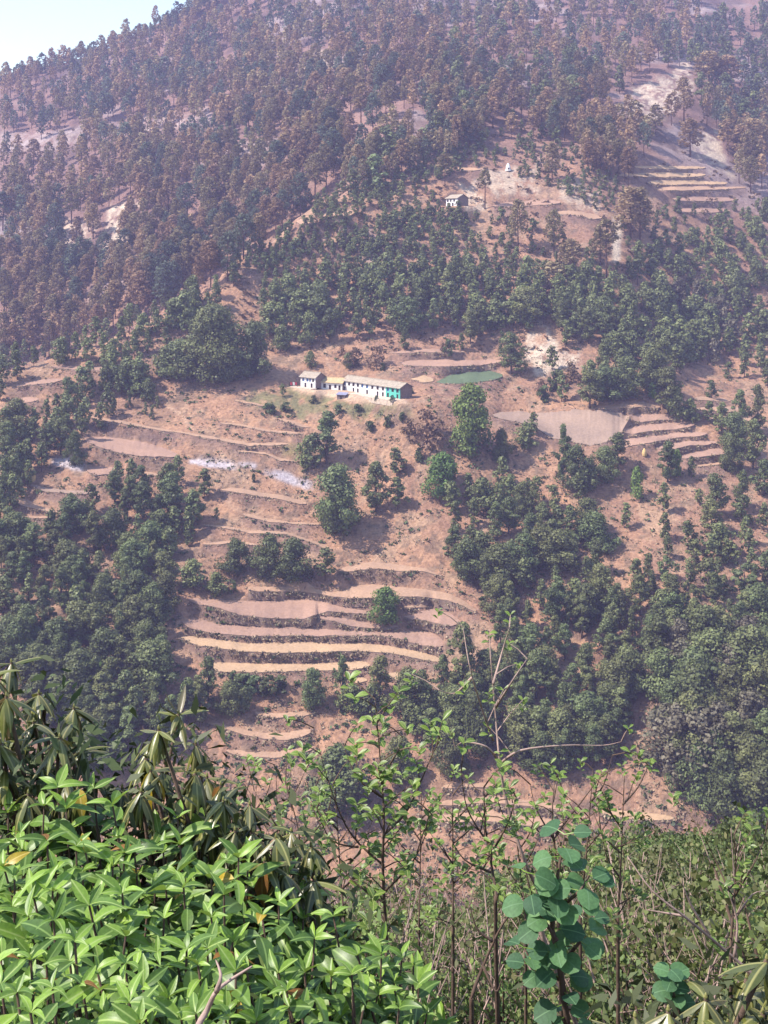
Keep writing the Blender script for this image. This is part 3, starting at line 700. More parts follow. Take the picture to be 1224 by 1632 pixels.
def house(name, key, label, eave, rise, wallmat, gablemat, roofmat, segs, holes_fn, overhang=0.55):
    p, yaw, Ln, Dp = PAD[key]
    root = empty(name, (p.x, p.y, p.z-0.05), -yaw)
    tag(root, label, 'house')
    # segs: [(x0, x1, material)]
    for x0, x1, mt in segs:
        hs = holes_fn(x0, x1)
        link('front_wall', facade(x0, x1, 0, eave, [q[:4] for q in hs]).mesh('front_wall', mt), root)
        for (a_, b_, c_, d_, kind, pm) in hs:
            m = MB(); m.box(a_, b_, 0.22, 0.28, c_, d_)
            pan = link(kind, m.mesh(kind, pm), root)
            fr = MB(); t_ = 0.09
            fr.box(a_, a_+t_, 0.10, 0.215, c_, d_); fr.box(b_-t_, b_, 0.10, 0.215, c_, d_); fr.box(a_+t_, b_-t_, 0.10, 0.215, d_-t_, d_)
            link('frame', fr.mesh('frame', M['wood']), pan)
    m = MB()
    m.box(0, Ln, Dp-0.35, Dp, 0, eave)
    link('back_wall', m.mesh('back_wall', gablemat), root)
    for xa, xb in ((0.0, 0.35), (Ln-0.35, Ln)):
        m = MB()
        y0, y1, ym = 0.36, Dp-0.36, Dp/2
        zs = eave + rise*(0.36)/(Dp/2)
        pr = [(y0, 0), (y1, 0), (y1, zs), (ym, eave+rise), (y0, zs)]
        sx = 0.004 if xa > 0 else -0.004
        m.add([(xa+sx, y, z) for y, z in pr]+[(xb+sx, y, z) for y, z in pr], [(4,3,2,1,0),(5,6,7,8,9)]+[(i, (i+1) % 5, (i+1) % 5+5, i+5) for i in range(5)])
        link('gable_wall', m.mesh('gable_wall', gablemat), root)
    sl = rise/(Dp/2)
    for s_ in (0, 1):
        m = MB(); nseg = max(3, int(Ln/0.9)); g = random.Random(len(key)+s_)
        for i in range(nseg):
            xa = -0.5+(Ln+1.0)*i/nseg; xb = -0.5+(Ln+1.0)*(i+1)/nseg
            for j in range(4):
                ta, tb = j/4, (j+1)/4+0.03
                def yz(t):
                    y = -overhang+(Dp/2+overhang)*t; return y, eave+0.05+sl*y
                (ya, za), (yb, zb) = yz(ta), yz(min(tb, 1.0))
                dz = 0.03*(3-j)*0+g.uniform(0, 0.05)
                if s_: ya, yb = Dp-ya, Dp-yb
                zt = 0.11+dz
                vs = [(xa, ya, za+0.04), (xb, ya, za+0.04), (xb, yb, zb), (xa, yb, zb), (xa, ya, za+0.04+zt), (xb, ya, za+0.04+zt), (xb, yb, zb+zt), (xa, yb, zb+zt)]
                m.add(vs, [(0,3,2,1),(4,5,6,7),(0,1,5,4),(1,2,6,5),(2,3,7,6),(3,0,4,7)])
        rf = link('roof', m.mesh('roof', roofmat), root)
    m = MB(); m.box(-0.5, Ln+0.5, Dp/2-0.25, Dp/2+0.25, eave+rise+0.07, eave+rise+0.26)
    link('ridge_cap', m.mesh('ridge_cap', roofmat), root)
    return root

def holes_long(x0, x1):
    hs = []; nb = max(1, int((x1-x0)/2.35)); st = (x1-x0)/nb
    for i in range(nb):
        c = x0+(i+0.5)*st
        pm = M['wood'] if (i*7+int(x0)) % 4 else M['bluewood']
        hs.append((c-0.62, c+0.62, 2.15, 3.5, 'window', pm))
        if (i+int(x0)) % 3 != 1: hs.append((c-0.5, c+0.5, 0.0, 1.6, 'door', M['wood']))
    return hs
house('long_house', 'long', 'long two-storey row house with pale slate roof and turquoise right end', 3.95, 1.5, M['white'], M['stonewall'], M['slate'],
      [(0, 12.5, M['white']), (12.504, 24.0, M['white']), (24.004, 31.5, M['teal'])], holes_long)
house('village_house', 'white', 'small whitewashed two-storey house left of the long row house', 4.0, 1.6, M['white'], M['stonewall'], M['slate'],
      [(0, 7.6, M['white'])], lambda a_, b_: [(0.9, 1.9, 2.2, 3.5, 'window', M['bluewood']), (3.0, 4.1, 2.2, 3.5, 'window', M['bluewood']), (4.5, 5.3, 2.2, 3.5, 'window', M['bluewood']), (6.0, 6.9, 2.2, 3.5, 'window', M['wood']), (2.0, 3.0, 0, 1.7, 'door', M['wood']), (5.2, 6.2, 0, 1.7, 'door', M['wood'])])
house('village_house', 'mid', 'low house with yellowish roof between the white house and the long house', 2.9, 1.4, M['mud'], M['stonewall'], M['yellowslate'],
      [(0, 9.0, M['white'])], lambda a_, b_: [(0.8, 2.0, 0.6, 2.2, 'window', M['wood']), (3.2, 4.3, 0, 1.9, 'door', M['wood']), (5.6, 6.6, 0.7, 2.1, 'window', M['wood']), (7.4, 8.3, 0, 1.9, 'door', M['wood'])])
house('lone_house', 'upper', 'lone house with dark stone gable high on the spur', 3.9, 1.7, M['white'], M['stonewall'], M['slate'],
      [(0, 8.2, M['white'])], lambda a_, b_: [(0.6, 1.8, 2.1, 3.4, 'window', M['wood']), (2.8, 3.9, 2.1, 3.4, 'window', M['wood']), (5.2, 6.4, 2.1, 3.4, 'window', M['wood']), (1.4, 2.6, 0, 1.7, 'door', M['wood']), (4.2, 5.4, 0, 1.7, 'door', M['wood'])])

# courtyard terraces in front of the houses
def court(key, x0, x1, d0, d1, hgt, label):
    p, yaw, Ln, Dp = PAD[key]
    root = empty('courtyard_terrace', (p.x, p.y, p.z), -yaw); tag(root, label, 'terrace')
    m = MB(); g = random.Random(3); nx = int((x1-x0)/1.3)
    for i in range(nx):
        xa = x0+(x1-x0)*i/nx; xb = x0+(x1-x0)*(i+1)/nx
        m.box(xa, xb-0.02, d0+g.uniform(-0.12, 0.12), d1, -0.5, 0.04+g.uniform(0, 0.05))
    link('paving', m.mesh('paving', M['courtstone']), root)
    m = MB(); nx = int((x1-x0)/0.9)
    for i in range(nx):
        xa = x0+(x1-x0)*i/nx; xb = x0+(x1-x0)*(i+1)/nx
        for j in range(3):
            m.box(xa+0.02, xb-0.02, d0-0.45-0.12*(2-j)+g.uniform(-0.08, 0.08), d0-0.16, -hgt+hgt*j/3, -hgt+hgt*(j+1)/3-0.03)
    link('retaining_wall', m.mesh('retaining_wall', M['courtstone']), root)
court('long', -1.0, 33.0, -4.6, -0.3, 1.9, 'pale paved courtyard terrace in front of the long row house')
court('white', -3.0, 8.5, -3.6, -0.3, 1.5, 'pale paved courtyard terrace in front of the small white house')

def hut(px, py):
    p = hit(px, py)
    r = empty('animal_shed', p, -0.4); tag(r, 'tiny shed with bluish tin roof below the long house', 'shed')
    m = MB(); m.box(-1.7, 1.7, 0.3, 0.5, -0.6, 1.7); m.box(-1.7, -1.5, 0.51, 2.4, -0.6, 1.9); m.box(1.5, 1.7, 0.51, 2.4, -0.6, 1.9); m.box(-1.7, 1.7, 2.41, 2.6, -0.6, 2.2)
    link('wall', m.mesh('wall', M['stonewall']), r)
    m = MB(); m.add([(-2.1, -0.1, 1.75), (2.1, -0.1, 1.75), (2.1, 2.9, 2.3), (-2.1, 2.9, 2.3), (-2.1, -0.1, 1.85), (2.1, -0.1, 1.85), (2.1, 2.9, 2.4), (-2.1, 2.9, 2.4)], [(0,3,2,1),(4,5,6,7),(0,1,5,4),(1,2,6,5),(2,3,7,6),(3,0,4,7)])
    link('roof', m.mesh('roof', M['tin']), r)
    m = MB(); m.box(-0.5, 0.4, 0.24, 0.295, -0.4, 1.3); link('door', m.mesh('door', M['wood']), r)
hut(543, 637)

def cloth_line():
    p, yaw, Ln, Dp = PAD['white']
    r = empty('washing_line', (p.x-2.6, p.y-1.2, p.z), -0.2); tag(r, 'red cloths drying beside the small white house', 'washing')
    for x in (-1.6, 1.6):
        m = MB(); m.tube([(x, 0, -0.3), (x, 0, 1.9)], [0.06, 0.05], 5); link('post', m.mesh('post', M['wood']), r)
    for i, x in enumerate((-1.3, -0.3, 0.6)):
        m = MB(); m.add([(x, -0.02, 1.8), (x+0.75, -0.02, 1.8), (x+0.72, 0.1, 0.6+0.1*i), (x+0.05, 0.08, 0.55+0.1*i), (x, 0.02, 1.8), (x+0.75, 0.02, 1.8), (x+0.72, 0.14, 0.6+0.1*i), (x+0.05, 0.12, 0.55+0.1*i)],
                       [(3,2,1,0),(4,5,6,7),(0,1,5,4),(1,2,6,5),(2,3,7,6),(3,0,4,7)])
        link('cloth', m.mesh('cloth', M['red'] if i != 1 else M['white']), r)
cloth_line()

def shrine(px, py):
    p = hit(px, py)
    r = empty('hill_shrine', (p.x, p.y, p.z-0.1)); tag(r, 'small white conical shrine on the knoll above the lone house', 'shrine')
    m = MB(); m.lathe([(1.55, 0), (1.5, 0.45), (1.3, 0.5), (1.25, 1.5), (1.34, 1.58), (1.22, 1.7), (1.05, 2.5), (0.72, 3.2), (0.32, 3.7), (0.3, 3.85), (0.02, 3.95)], 12)
    link('tower', m.mesh('tower', M['white'], True), r)
    m = MB(); m.tube([(0, 0, 3.9), (0, 0, 4.5)], [0.12, 0.03], 6); link('finial', m.mesh('finial', M['hay']), r)
    m = MB(); m.box(-0.3, 0.3, -1.34, -1.2, 0.5, 1.35); link('doorway', m.mesh('doorway', M['wood']), r)
shrine(810, 272)

def haystack(px, py, wd, ht, label):
    p = hit(px, py)
    r = empty('haystack', (p.x, p.y, p.z-0.2)); tag(r, label, 'haystack', 'haystacks')
    m = MB(); g = random.Random(px)
    prof = [(wd*0.42, 0), (wd*0.5, ht*0.22), (wd*0.47, ht*0.45), (wd*0.34, ht*0.7), (wd*0.14, ht*0.92), (0.03, ht)]
    m.lathe(prof, 16); m.v = [(x*g.uniform(0.9, 1.1), y*g.uniform(0.9, 1.1), z*g.uniform(0.97, 1.03)) for x, y, z in m.v]
    link('straw_cone', m.mesh('straw_cone', M['hay'], True), r)
    m = MB(); m.tube([(0, 0, ht*0.9), (0.05, 0, ht*1.12)], [0.07, 0.04], 5); link('pole', m.mesh('pole', M['wood']), r)
haystack(49, 766, 3.6, 5.6, 'tall straw-coloured bank shaped as a haystack at the left edge beside the spur fields')  # a straw-coloured bank, modelled in haystack form
haystack(1027, 726, 1.7, 2.8, 'small pale haystack standing in the right hand fields')

# ------------------------------------------------------------------ tree kits (numpy)
def quads(cen, nrm, size, rng, aspect=(0.6, 1.0)):
    """leaf-sprig quads at cen with normals nrm"""
    k = len(cen)
    t = rng.normal(size=(k, 3)); t -= (t*nrm).sum(1, keepdims=True)*nrm
    t /= np.linalg.norm(t, axis=1, keepdims=True)+1e-9
    b = np.cross(nrm, t)
    s1 = size[:, None]*0.5; s2 = s1*rng.uniform(aspect[0], aspect[1], (k, 1))
    bend = nrm*s1*rng.uniform(-0.35, 0.1, (k, 1))
    V = np.stack([cen-t*s1*rng.uniform(0.4, 1, (k, 1))-b*s2*0.5+bend, cen+t*s1*0.3-b*s2*rng.uniform(0.7, 1.1, (k, 1)), cen+t*s1*rng.uniform(0.8, 1.2, (k, 1))+b*s2*0.2+bend, cen-t*s1*0.2+b*s2], 1)
    return V.reshape(-1, 3), np.arange(4*k).reshape(k, 4)

def clump_cloud(centers, radii, per, size, rng, up=0.45, tintv=0.22, jit=0.36, flat=0.8):
    Vs = []; T = []
    for c, r in zip(centers, radii):
        k = max(6, int(per*rng.uniform(0.8, 1.2)))
        d = rng.normal(size=(k, 3)); d[:, 2] += up; d /= np.linalg.norm(d, axis=1, keepdims=True)
        rad = r*rng.uniform(0.55, 1.08, (k, 1)); cen = c+d*rad*np.array([1, 1, flat])
        nn = d+rng.normal(size=(k, 3))*jit; nn /= np.linalg.norm(nn, axis=1, keepdims=True)
        v, f = quads(cen, nn, size*rng.uniform(0.6, 1.35, k), rng)
        Vs.append(v); T.append(np.repeat(rng.uniform(1-tintv, 1+tintv), k)*rng.uniform(0.85, 1.15, k))
    V = np.concatenate(Vs); T = np.concatenate(T)
    return V, np.arange(len(V)).reshape(-1, 4), T

def oak_kit(seed, H, W, base, ncl, per, size, lean=0.3):
    """crown + trunk of a broadleaf tree, H tall, W wide, crown from base*H"""
    g = np.random.RandomState(seed); cs = []; rs = []
    lob = [(g.uniform(0, 6.28), g.uniform(0.7, 1.15)) for _ in range(4)]
    for i in range(ncl):
        t = (i+g.uniform(0, 1))/ncl; z = H*(base+(1-base)*t*0.94)
        prof = math.sin(math.pi*min(1, 0.14+0.86*t)**0.8)**0.6
        an = g.uniform(0, 6.28); lf = 0.75+0.35*math.cos(an-lob[int(t*3.99)][0])*lob[int(t*3.99)][1]
        rr = W*0.5*prof*lf*math.sqrt(g.uniform(0.15, 1))*0.85
        cs.append((math.cos(an)*rr+lean*t*g.uniform(0.5, 1), math.sin(an)*rr, z)); rs.append(W*g.uniform(0.12, 0.2))
    cv = clump_cloud(np.array(cs), np.array(rs), per, size, g)
    m = MB(); bz = H*0.75
    m.tube([(0, 0, -0.6), (0.05*H*0.1, 0, H*0.15), (0.1, 0.05, H*0.4), (lean*0.7, 0, bz)], [H*0.022, H*0.017, H*0.012, H*0.004], 6)
    for i in range(5):
        c = cs[g.randint(len(cs)//4, len(cs))]; z0 = c[2]*g.uniform(0.35, 0.6)
        m.tube([(0.05, 0.02, z0), ((c[0])*0.5, c[1]*0.5, z0+(c[2]-z0)*0.6), c], [H*0.010, H*0.007, H*0.002], 4)
    return cv, m

def pine_kit(seed, H, W, base, ncl, per, size):
    g = np.random.RandomState(seed); cs = []; rs = []; br = []
    for i in range(ncl):
        t = (i+0.5)/ncl; z = H*(base+(1-base)*t)
        prof = max(0.12, math.sin(math.pi*min(1, 0.2+0.78*t))**0.75)
        an = i*2.4+g.uniform(-0.5, 0.5); rr = W*0.5*prof*g.uniform(0.45, 1.0)
        c = (math.cos(an)*rr, math.sin(an)*rr, z+0.15*rr); cs.append(c); rs.append(W*g.uniform(0.13, 0.19)); br.append((c, z-0.35*rr))
    cs.append((0, 0, H*0.98)); rs.append(W*0.1)
    g2 = clump_cloud(np.array(cs), np.array(rs), per, size, g, 0.3, 0.22, 0.5, 0.9)
    m = MB(); lx = g.uniform(-0.35, 0.35)
    m.tube([(0, 0, -0.8), (lx*0.3, 0, H*0.3), (lx, 0.1, H*0.65), (0, 0, H*0.97)], [H*0.0125, H*0.0105, H*0.007, H*0.002], 6)
    for c, z0 in br[::2]: m.tube([(lx*0.5, 0, z0), c], [H*0.0035, H*0.001], 3)
    for i in range(3):
        an = g.uniform(0, 6.28); z0 = H*base*g.uniform(0.55, 0.95); m.tube([(0, 0, z0), (math.cos(an)*1.1, math.sin(an)*1.1, z0+g.uniform(-0.2, 0.3))], [0.06, 0.015], 3)
    return g2, m

KITS = {}
def make_kit(key, kit, leafmat, barkmat, crown='crown'):
    (V, f, T), mb = kit
    KITS.setdefault(key, []).append((fast_mesh(crown, V, f, leafmat, tint=T), mb.mesh('trunk', barkmat, True), (V, T)))
for s_ in range(7): make_kit('oak', oak_kit(100+s_, 11.0, 5.6+0.35*(s_ % 3), 0.14+0.05*(s_ % 3), 36, 88, 0.43), M['oak'], M['bark'])
for s_ in range(4): make_kit('young', oak_kit(140+s_, 6.0, 4.4, 0.06, 20, 40, 0.46, 0.1), M['oak'], M['bark'])
for s_ in range(3): make_kit('round', oak_kit(160+s_, 10.0, 9.5, 0.08, 56, 120, 0.44, 0.1), M['oak'], M['bark'])
for s_ in range(2): make_kit('bright', oak_kit(170+s_, 10.0, 8.8, 0.06, 56, 120, 0.44, 0.1), M['bright'], M['bark'])
for s_ in range(2): make_kit('dull', oak_kit(176+s_, 10.0, 8.0, 0.1, 50, 60, 0.5, 0.1), M['dull'], M['bark'])
make_kit('great', oak_kit(180, 25.0, 25.0, 0.04, 120, 190, 0.72, 0.2), M['great'], M['bark'])
make_kit('great', oak_kit(181, 25.0, 22.0, 0.04, 110, 190, 0.72, 0.2), M['great'], M['bark'])
for s_ in range(4): make_kit('pinebrown', pine_kit(200+s_, 19.0, 6.6, 0.30+0.05*(s_ % 3), 46, 34, 0.72), M['pinebrown'], M['pinebark'])
for s_ in range(4): make_kit('pineolive', pine_kit(210+s_, 19.0, 7.0, 0.30+0.06*(s_ % 3), 46, 34, 0.72), M['pineolive'], M['pinebark'])
for s_ in range(3): make_kit('pinegreen', pine_kit(220+s_, 18.0, 7.4, 0.25+0.05*(s_ % 2), 46, 34, 0.72), M['pinegreen'], M['pinebark'])
make_kit('lonepine', pine_kit(230, 19.0, 5.0, 0.62, 22, 34, 0.75), M['pineolive'], M['pinebark'])
for s_ in range(3): make_kit('dry', oak_kit(240+s_, 4.0, 4.6, 0.02, 18, 26, 0.4, 0.1), M['dry'], M['twig'])
for s_ in range(3): make_kit('bush', oak_kit(250+s_, 2.6, 3.4, 0.0, 14, 34, 0.42, 0.05), M['scrub'], M['bark'])
KH = {'dull': 10, 'oak': 11, 'young': 6, 'round': 10, 'bright': 10, 'great': 25, 'pinebrown': 19, 'pineolive': 19, 'pinegreen': 18, 'lonepine': 19, 'dry': 4, 'bush': 2.6}
KW = {'dull': 8.0, 'oak': 5.9, 'young': 4.4, 'round': 9.5, 'bright': 8.8, 'great': 24, 'pinebrown': 5.2, 'pineolive': 5.5, 'pinegreen': 6.2, 'lonepine': 5, 'dry': 4.6, 'bush': 3.4}

# ------------------------------------------------------------------ tree list: (kit, px, py, height m, width m)
TREES = []
def T(kit, px, py, hpx, wpx):
    p = hit(px, py); k = p.y/F
    TREES.append((kit, px, py, p, hpx*k, wpx*k))
HAND = '''great 340 606 118 120;round 282 604 62 76;round 402 602 88 66;round 262 600 45 40;round 370 608 60 60
bright 748 727 114 76;oak 520 738 84 50;round 490 748 52 44;round 540 848 105 88;round 530 850 60 40;oak 600 815 82 46;oak 632 758 46 36;oak 634 812 52 38;bright 706 792 70 62;round 716 768 44 36
oak 850 692 36 22;round 800 738 54 36;oak 800 778 52 32;round 838 716 42 44;oak 897 775 100 26;round 918 782 72 56;oak 985 752 62 36;round 965 768 56 50;round 940 782 50 44;bright 1016 796 52 28;oak 998 842 42 24
oak 1064 768 66 36;bright 1078 760 44 28;oak 1058 818 50 26;oak 1102 762 36 18;oak 1140 826 72 36;oak 1184 814 64 26;oak 1060 862 46 28;oak 1098 880 52 34;round 1148 884 50 56;oak 1188 872 50 22;oak 1115 806 28 18
oak 1150 690 50 30;round 1172 722 64 56;oak 1200 748 80 40;oak 1218 790 60 40;round 1165 752 56 44;oak 1180 690 70 30;oak 1130 672 34 26;round 1100 672 36 34;oak 1208 690 80 30
bright 616 992 56 54;oak 737 1102 112 54;oak 545 1112 68 26;round 500 1128 62 46;oak 606 1112 66 40;round 672 1114 44 38;round 560 1134 42 50;round 590 1136 44 44;round 376 914 54 52;round 430 920 66 58;round 468 926 68 66;oak 518 926 52 40;round 308 938 46 50;round 345 948 36 46;young 372 946 22 18
round 364 1140 54 44;round 388 1136 40 36;oak 283 776 50 26;oak 326 792 46 36;oak 300 870 26 20;oak 345 830 22 12;bush 404 768 14 8
round 540 1292 104 104;round 640 1246 70 60;oak 690 1188 60 46;round 722 1236 74 60;round 762 1200 96 66;oak 650 1160 44 40;round 700 1140 40 44
round 120 742 54 32;oak 128 635 52 36;oak 66 752 46 26;round 12 846 40 30
round 495 585 26 24;dry 565 584 30 40;dry 600 585 34 40;round 556 588 26 22;dry 545 566 16 18;bush 610 590 12 12;dry 680 712 60 70;dry 655 700 34 40;bush 668 735 22 22;bush 618 682 20 20;bush 590 688 18 20;bush 640 670 14 14
bush 430 660 18 30;bush 455 655 14 24;bush 500 642 12 16;bush 540 660 16 20;bush 570 655 12 18;oak 450 633 22 12;bush 600 640 10 10;bush 625 640 10 12;bush 655 628 12 14
bush 380 1098 24 34;bush 402 1105 28 36;bush 425 1108 30 40;bush 448 1100 24 32;bush 394 1088 14 26;bush 372 1086 16 22
bush 868 640 26 24;dry 862 628 24 24;bush 885 622 34 26;oak 895 640 50 26;dry 910 610 34 40;oak 880 590 40 24;oak 940 650 60 40;round 960 640 56 60;round 1000 636 66 60;round 1040 625 70 60;oak 1065 660 76 46;round 1078 668 50 40;bright 1040 635 26 20
oak 645 560 38 22;oak 735 560 30 16;bush 715 566 24 22;oak 815 595 66 44;oak 750 550 56 30;oak 830 600 40 26;young 800 560 34 16;dry 705 560 14 16
young 232 660 20 10;young 242 668 22 12;young 205 650 26 14;young 180 655 30 14;young 165 655 26 14;round 235 640 36 30;young 250 650 20 12;young 1134 635 30 26;young 1160 602 26 20
pinebrown 1002 300 66 18;pineolive 985 282 60 20;lonepine 773 333 62 20;pineolive 826 402 82 24;pineolive 883 408 72 22;lonepine 967 450 100 34;pineolive 957 425 60 24;pineolive 910 440 58 26;pineolive 880 470 52 28;pineolive 890 470 50 24;lonepine 709 298 52 32;pinebrown 850 222 52 18;pinebrown 815 222 42 18;pineolive 502 318 72 26;pineolive 520 300 66 20;pineolive 595 270 60 20;pinebrown 562 276 50 20;pineolive 880 290 62 20;pinebrown 1005 380 80 36;pineolive 1020 385 84 30;pinebrown 1100 250 60 26;pinebrown 1090 195 70 22;pineolive 1012 210 50 22;pineolive 1045 215 48 22;pinebrown 1070 200 50 20;pinebrown 1130 145 62 34;pinebrown 1160 150 60 30;pinebrown 1200 250 60 30;pinebrown 1180 262 62 26;pinebrown 1160 245 54 24;pineolive 1195 290 80 24'''
for part in HAND.replace('\n', ';').split(';'):
    k, a_, b_, c_, d_ = part.split(); T(k, float(a_), float(b_), float(c_), float(d_))
FIELD_POLY = [([(p[0], p[1]-1) for p in pts]+[(p[0], p[2]+1) for p in reversed(pts)]) for _, _, pts in FIELDS]
BUILD_POLY = [[(455,580),(530,580),(660,600),(672,640),(640,655),(455,640)], [(700,300),(755,300),(755,340),(700,340)], [(795,255),(825,255),(825,285),(795,285)]]
CLEAR = [[(985,140),(1100,105),(1100,190),(1000,200)], [(1100,205),(1150,205),(1170,280),(1120,280)], [(170,335),(216,325),(185,415),(155,415)], [(970,340),(995,340),(990,420),(972,425)]]
gxx, gyy = np.meshgrid(np.arange(-60, 1285), np.arange(0, 1500))
BLK = np.zeros(gxx.shape, bool); BLK2 = np.zeros(gxx.shape, bool)
for f_ in FIELD_POLY+BUILD_POLY:
    A_ = np.array(f_); xa, xb = int(A_[:, 0].min())+60, int(A_[:, 0].max())+62; ya, yb = int(A_[:, 1].min()), int(A_[:, 1].max())+2
    BLK[ya:yb, xa:xb] |= in_poly(gxx[ya:yb, xa:xb], gyy[ya:yb, xa:xb], f_)
BLK2[:] = BLK
for f_ in CLEAR: BLK2 |= in_poly(gxx, gyy, f_)
THIN = np.zeros(gxx.shape, bool)      # clearings in the scorched forest
for f_ in ([(175,192),(335,176),(340,215),(180,228)], [(345,238),(445,218),(458,268),(402,312),(372,272)], [(0,218),(130,205),(135,250),(0,262)], [(268,338),(298,308),(320,352),(306,410)], [(520,180),(640,150),(660,225),(560,255)],
           [(90,362),(215,322),(210,372),(180,425),(105,440)], [(470,88),(540,86),(545,122),(478,122)], [(340,82),(400,78),(410,112),(345,112)], [(800,150),(860,135),(870,170),(810,180)], [(640,190),(690,180),(700,225),(650,235)], [(770,180),(850,200),(860,230),(790,235)], [(440,290),(500,255),(515,300),(470,330)]):
    THIN |= in_poly(gxx, gyy, f_)
def blocked(x, y, g_): return g_[min(max(int(y), 0), 1499), min(max(int(x)+60, 0), g_.shape[1]-1)]
def fill(kits, poly, nn, h0, h1, sp, aspect=None, seed=0, hard=True):
    g = np.random.RandomState(seed); P_ = np.array(poly, float); lo, hi = P_.min(0), P_.max(0)
    got = []; tries = 0
    while len(got) < nn and tries < nn*40:
        tries += 1
        x, y = g.uniform(lo[0], hi[0]), g.uniform(lo[1], hi[1])
        q = (np.array([x]), np.array([y]))
        if not in_poly(*q, poly)[0]: continue
        if any((x-a_)**2+((y-b_)*1.25)**2 < sp*sp for a_, b_ in got): continue
        if hard and any(abs(x-t_[1]) < sp*0.8 and abs(y-t_[2]) < sp*0.55 for t_ in HANDT): continue
        if blocked(x, y, BLK2): continue
        if blocked(x, y, THIN) and g.uniform() < 0.8: continue
        k = kits[g.randint(len(kits))]; h = g.uniform(h0, h1)
        p = hit(x, y)
        TREES.append((k, x, y, p, h, h*KW[k]/KH[k]*g.uniform(0.82, 1.25)*(aspect or 1))); got.append((x, y))
HANDT = list(TREES)
OK_ = ['oak', 'oak', 'oak', 'round']
fill(['oak', 'oak', 'oak', 'oak', 'round'], [(150,800),(215,770),(300,800),(325,870),(285,905),(275,970),(260,1060),(330,1090),(335,1150),(240,1240),(60,1210),(20,1060),(60,950),(50,880)], 105, 9, 13, 21, seed=1)
fill(OK_, [(0,690),(60,690),(115,650),(210,605),(250,600),(215,640),(140,700),(85,735),(60,760),(30,800),(0,850)], 46, 9, 13, 19, seed=2)
fill(OK_, [(0,880),(55,860),(50,960),(25,1060),(0,1060)], 12, 9, 12, 20, seed=3)
fill(OK_, [(0,585),(130,555),(250,500),(330,478),(400,430),(330,520),(260,560),(195,600),(110,640),(190,575),(60,590),(0,640)], 52, 8, 13, 18, seed=4)
fill(['oak', 'oak', 'round'], [(415,490),(560,455),(700,445),(830,445),(1000,480),(1010,560),(905,555),(870,530),(780,530),(770,560),(745,530),(640,530),(560,545),(500,548),(430,565)], 120, 10, 14.5, 20, seed=5)
fill(['young', 'young', 'oak'], [(420,430),(520,375),(640,345),(700,350),(720,420),(780,440),(560,462),(420,490)], 110, 5, 8.5, 13, seed=6)
fill(['young', 'young', 'oak'], [(700,350),(800,345),(900,380),(980,420),(1000,470),(860,440),(780,445),(720,425)], 55, 4.5, 7.5, 14, seed=7)
fill(['young'], [(470,330),(600,285),(760,240),(940,235),(1000,310),(960,340),(880,300),(770,265),(650,300),(560,325),(480,360)], 110, 4, 7, 12, seed=8)
fill(['young', 'young', 'oak'], [(375,430),(500,338),(640,282),(745,240),(760,262),(650,312),(520,378),(430,445)], 75, 5, 9, 11, seed=19)
fill(['young', 'oak'], [(640,345),(740,340),(760,430),(600,445),(560,400)], 40, 5, 9, 12, seed=29)
fill(['young', 'oak'], [(590,300),(700,310),(700,350),(610,350)], 22, 4, 7, 15, seed=18)
fill(['oak', 'oak', 'round'], [(1000,430),(1224,345),(1224,640),(1170,590),(1130,545),(1090,585),(1060,610),(920,620),(985,560)], 85, 9, 14, 21, seed=9)
fill(['oak', 'round', 'dull'], [(1040,480),(1175,470),(1185,565),(1110,602),(1050,600)], 30, 9, 14, 17, seed=39)
fill(['young', 'oak'], [(990,345),(1224,320),(1224,380),(1000,440)], 34, 5, 9, 18, seed=10)
fill(['oak', 'oak', 'oak', 'round'], [(690,815),(760,790),(830,800),(930,800),(950,870),(955,940),(1000,1040),(1010,1190),(930,1240),(830,1235),(780,1130),(800,1040),(770,960),(715,890)], 95, 8.5, 12.5, 23, seed=11)
fill(OK_, [(640,1120),(780,1090),(800,1200),(720,1210),(660,1190)], 12, 8, 11, 26, seed=12)
fill(['oak', 'oak', 'young'], [(1040,880),(1224,820),(1224,1010),(1120,1000),(1060,980),(1010,950)], 26, 7, 12, 24, seed=13)
fill(OK_, [(950,960),(1060,980),(1120,1010),(1060,1060),(1000,1030)], 16, 8, 12, 24, seed=14)
fill(['oak', 'round', 'round', 'dull'], [(1030,1080),(1224,1000),(1224,1330),(1110,1290),(1060,1240)], 36, 12, 17, 26, seed=15)
fill(['pinegreen', 'oak', 'pinegreen'], [(1110,60),(1224,20),(1224,250),(1180,250),(1110,170)], 60, 15, 21, 12, seed=16)
PB = ['pinebrown', 'pinebrown', 'pineolive', 'pineolive', 'pinegreen']
fill(PB, [(0,250),(120,210),(260,220),(400,240),(500,335),(420,405),(345,465),(250,500),(135,558),(0,588)], 310, 17, 24, 13, seed=20)
fill(PB+['pinegreen'], [(0,135),(130,98),(250,48),(345,5),(420,60),(420,220),(260,215),(120,205),(0,245)], 300, 16, 23, 9, seed=21)
fill(PB, [(345,5),(700,5),(700,160),(600,240),(510,290),(460,300),(400,220),(400,60)], 270, 17, 24, 11, seed=22)
fill(PB+['oak', 'pinegreen'], [(700,5),(1120,5),(1110,110),(990,150),(900,230),(700,240),(680,140)], 270, 16, 23, 11, seed=23)
fill(PB+['young'], [(540,300),(600,240),(640,200),(770,190),(770,238),(650,285),(560,318)], 55, 12, 19, 12, seed=30)
fill(PB, [(900,215),(1000,200),(1040,230),(1000,290),(930,280)], 34, 15, 19, 13, seed=24)
fill(PB, [(1110,180),(1224,180),(1224,310),(1180,310)], 30, 16, 20, 14, seed=25)
fill(['young', 'oak'], [(330,180),(420,180),(440,270),(360,250)], 34, 7, 11, 10, seed=26)
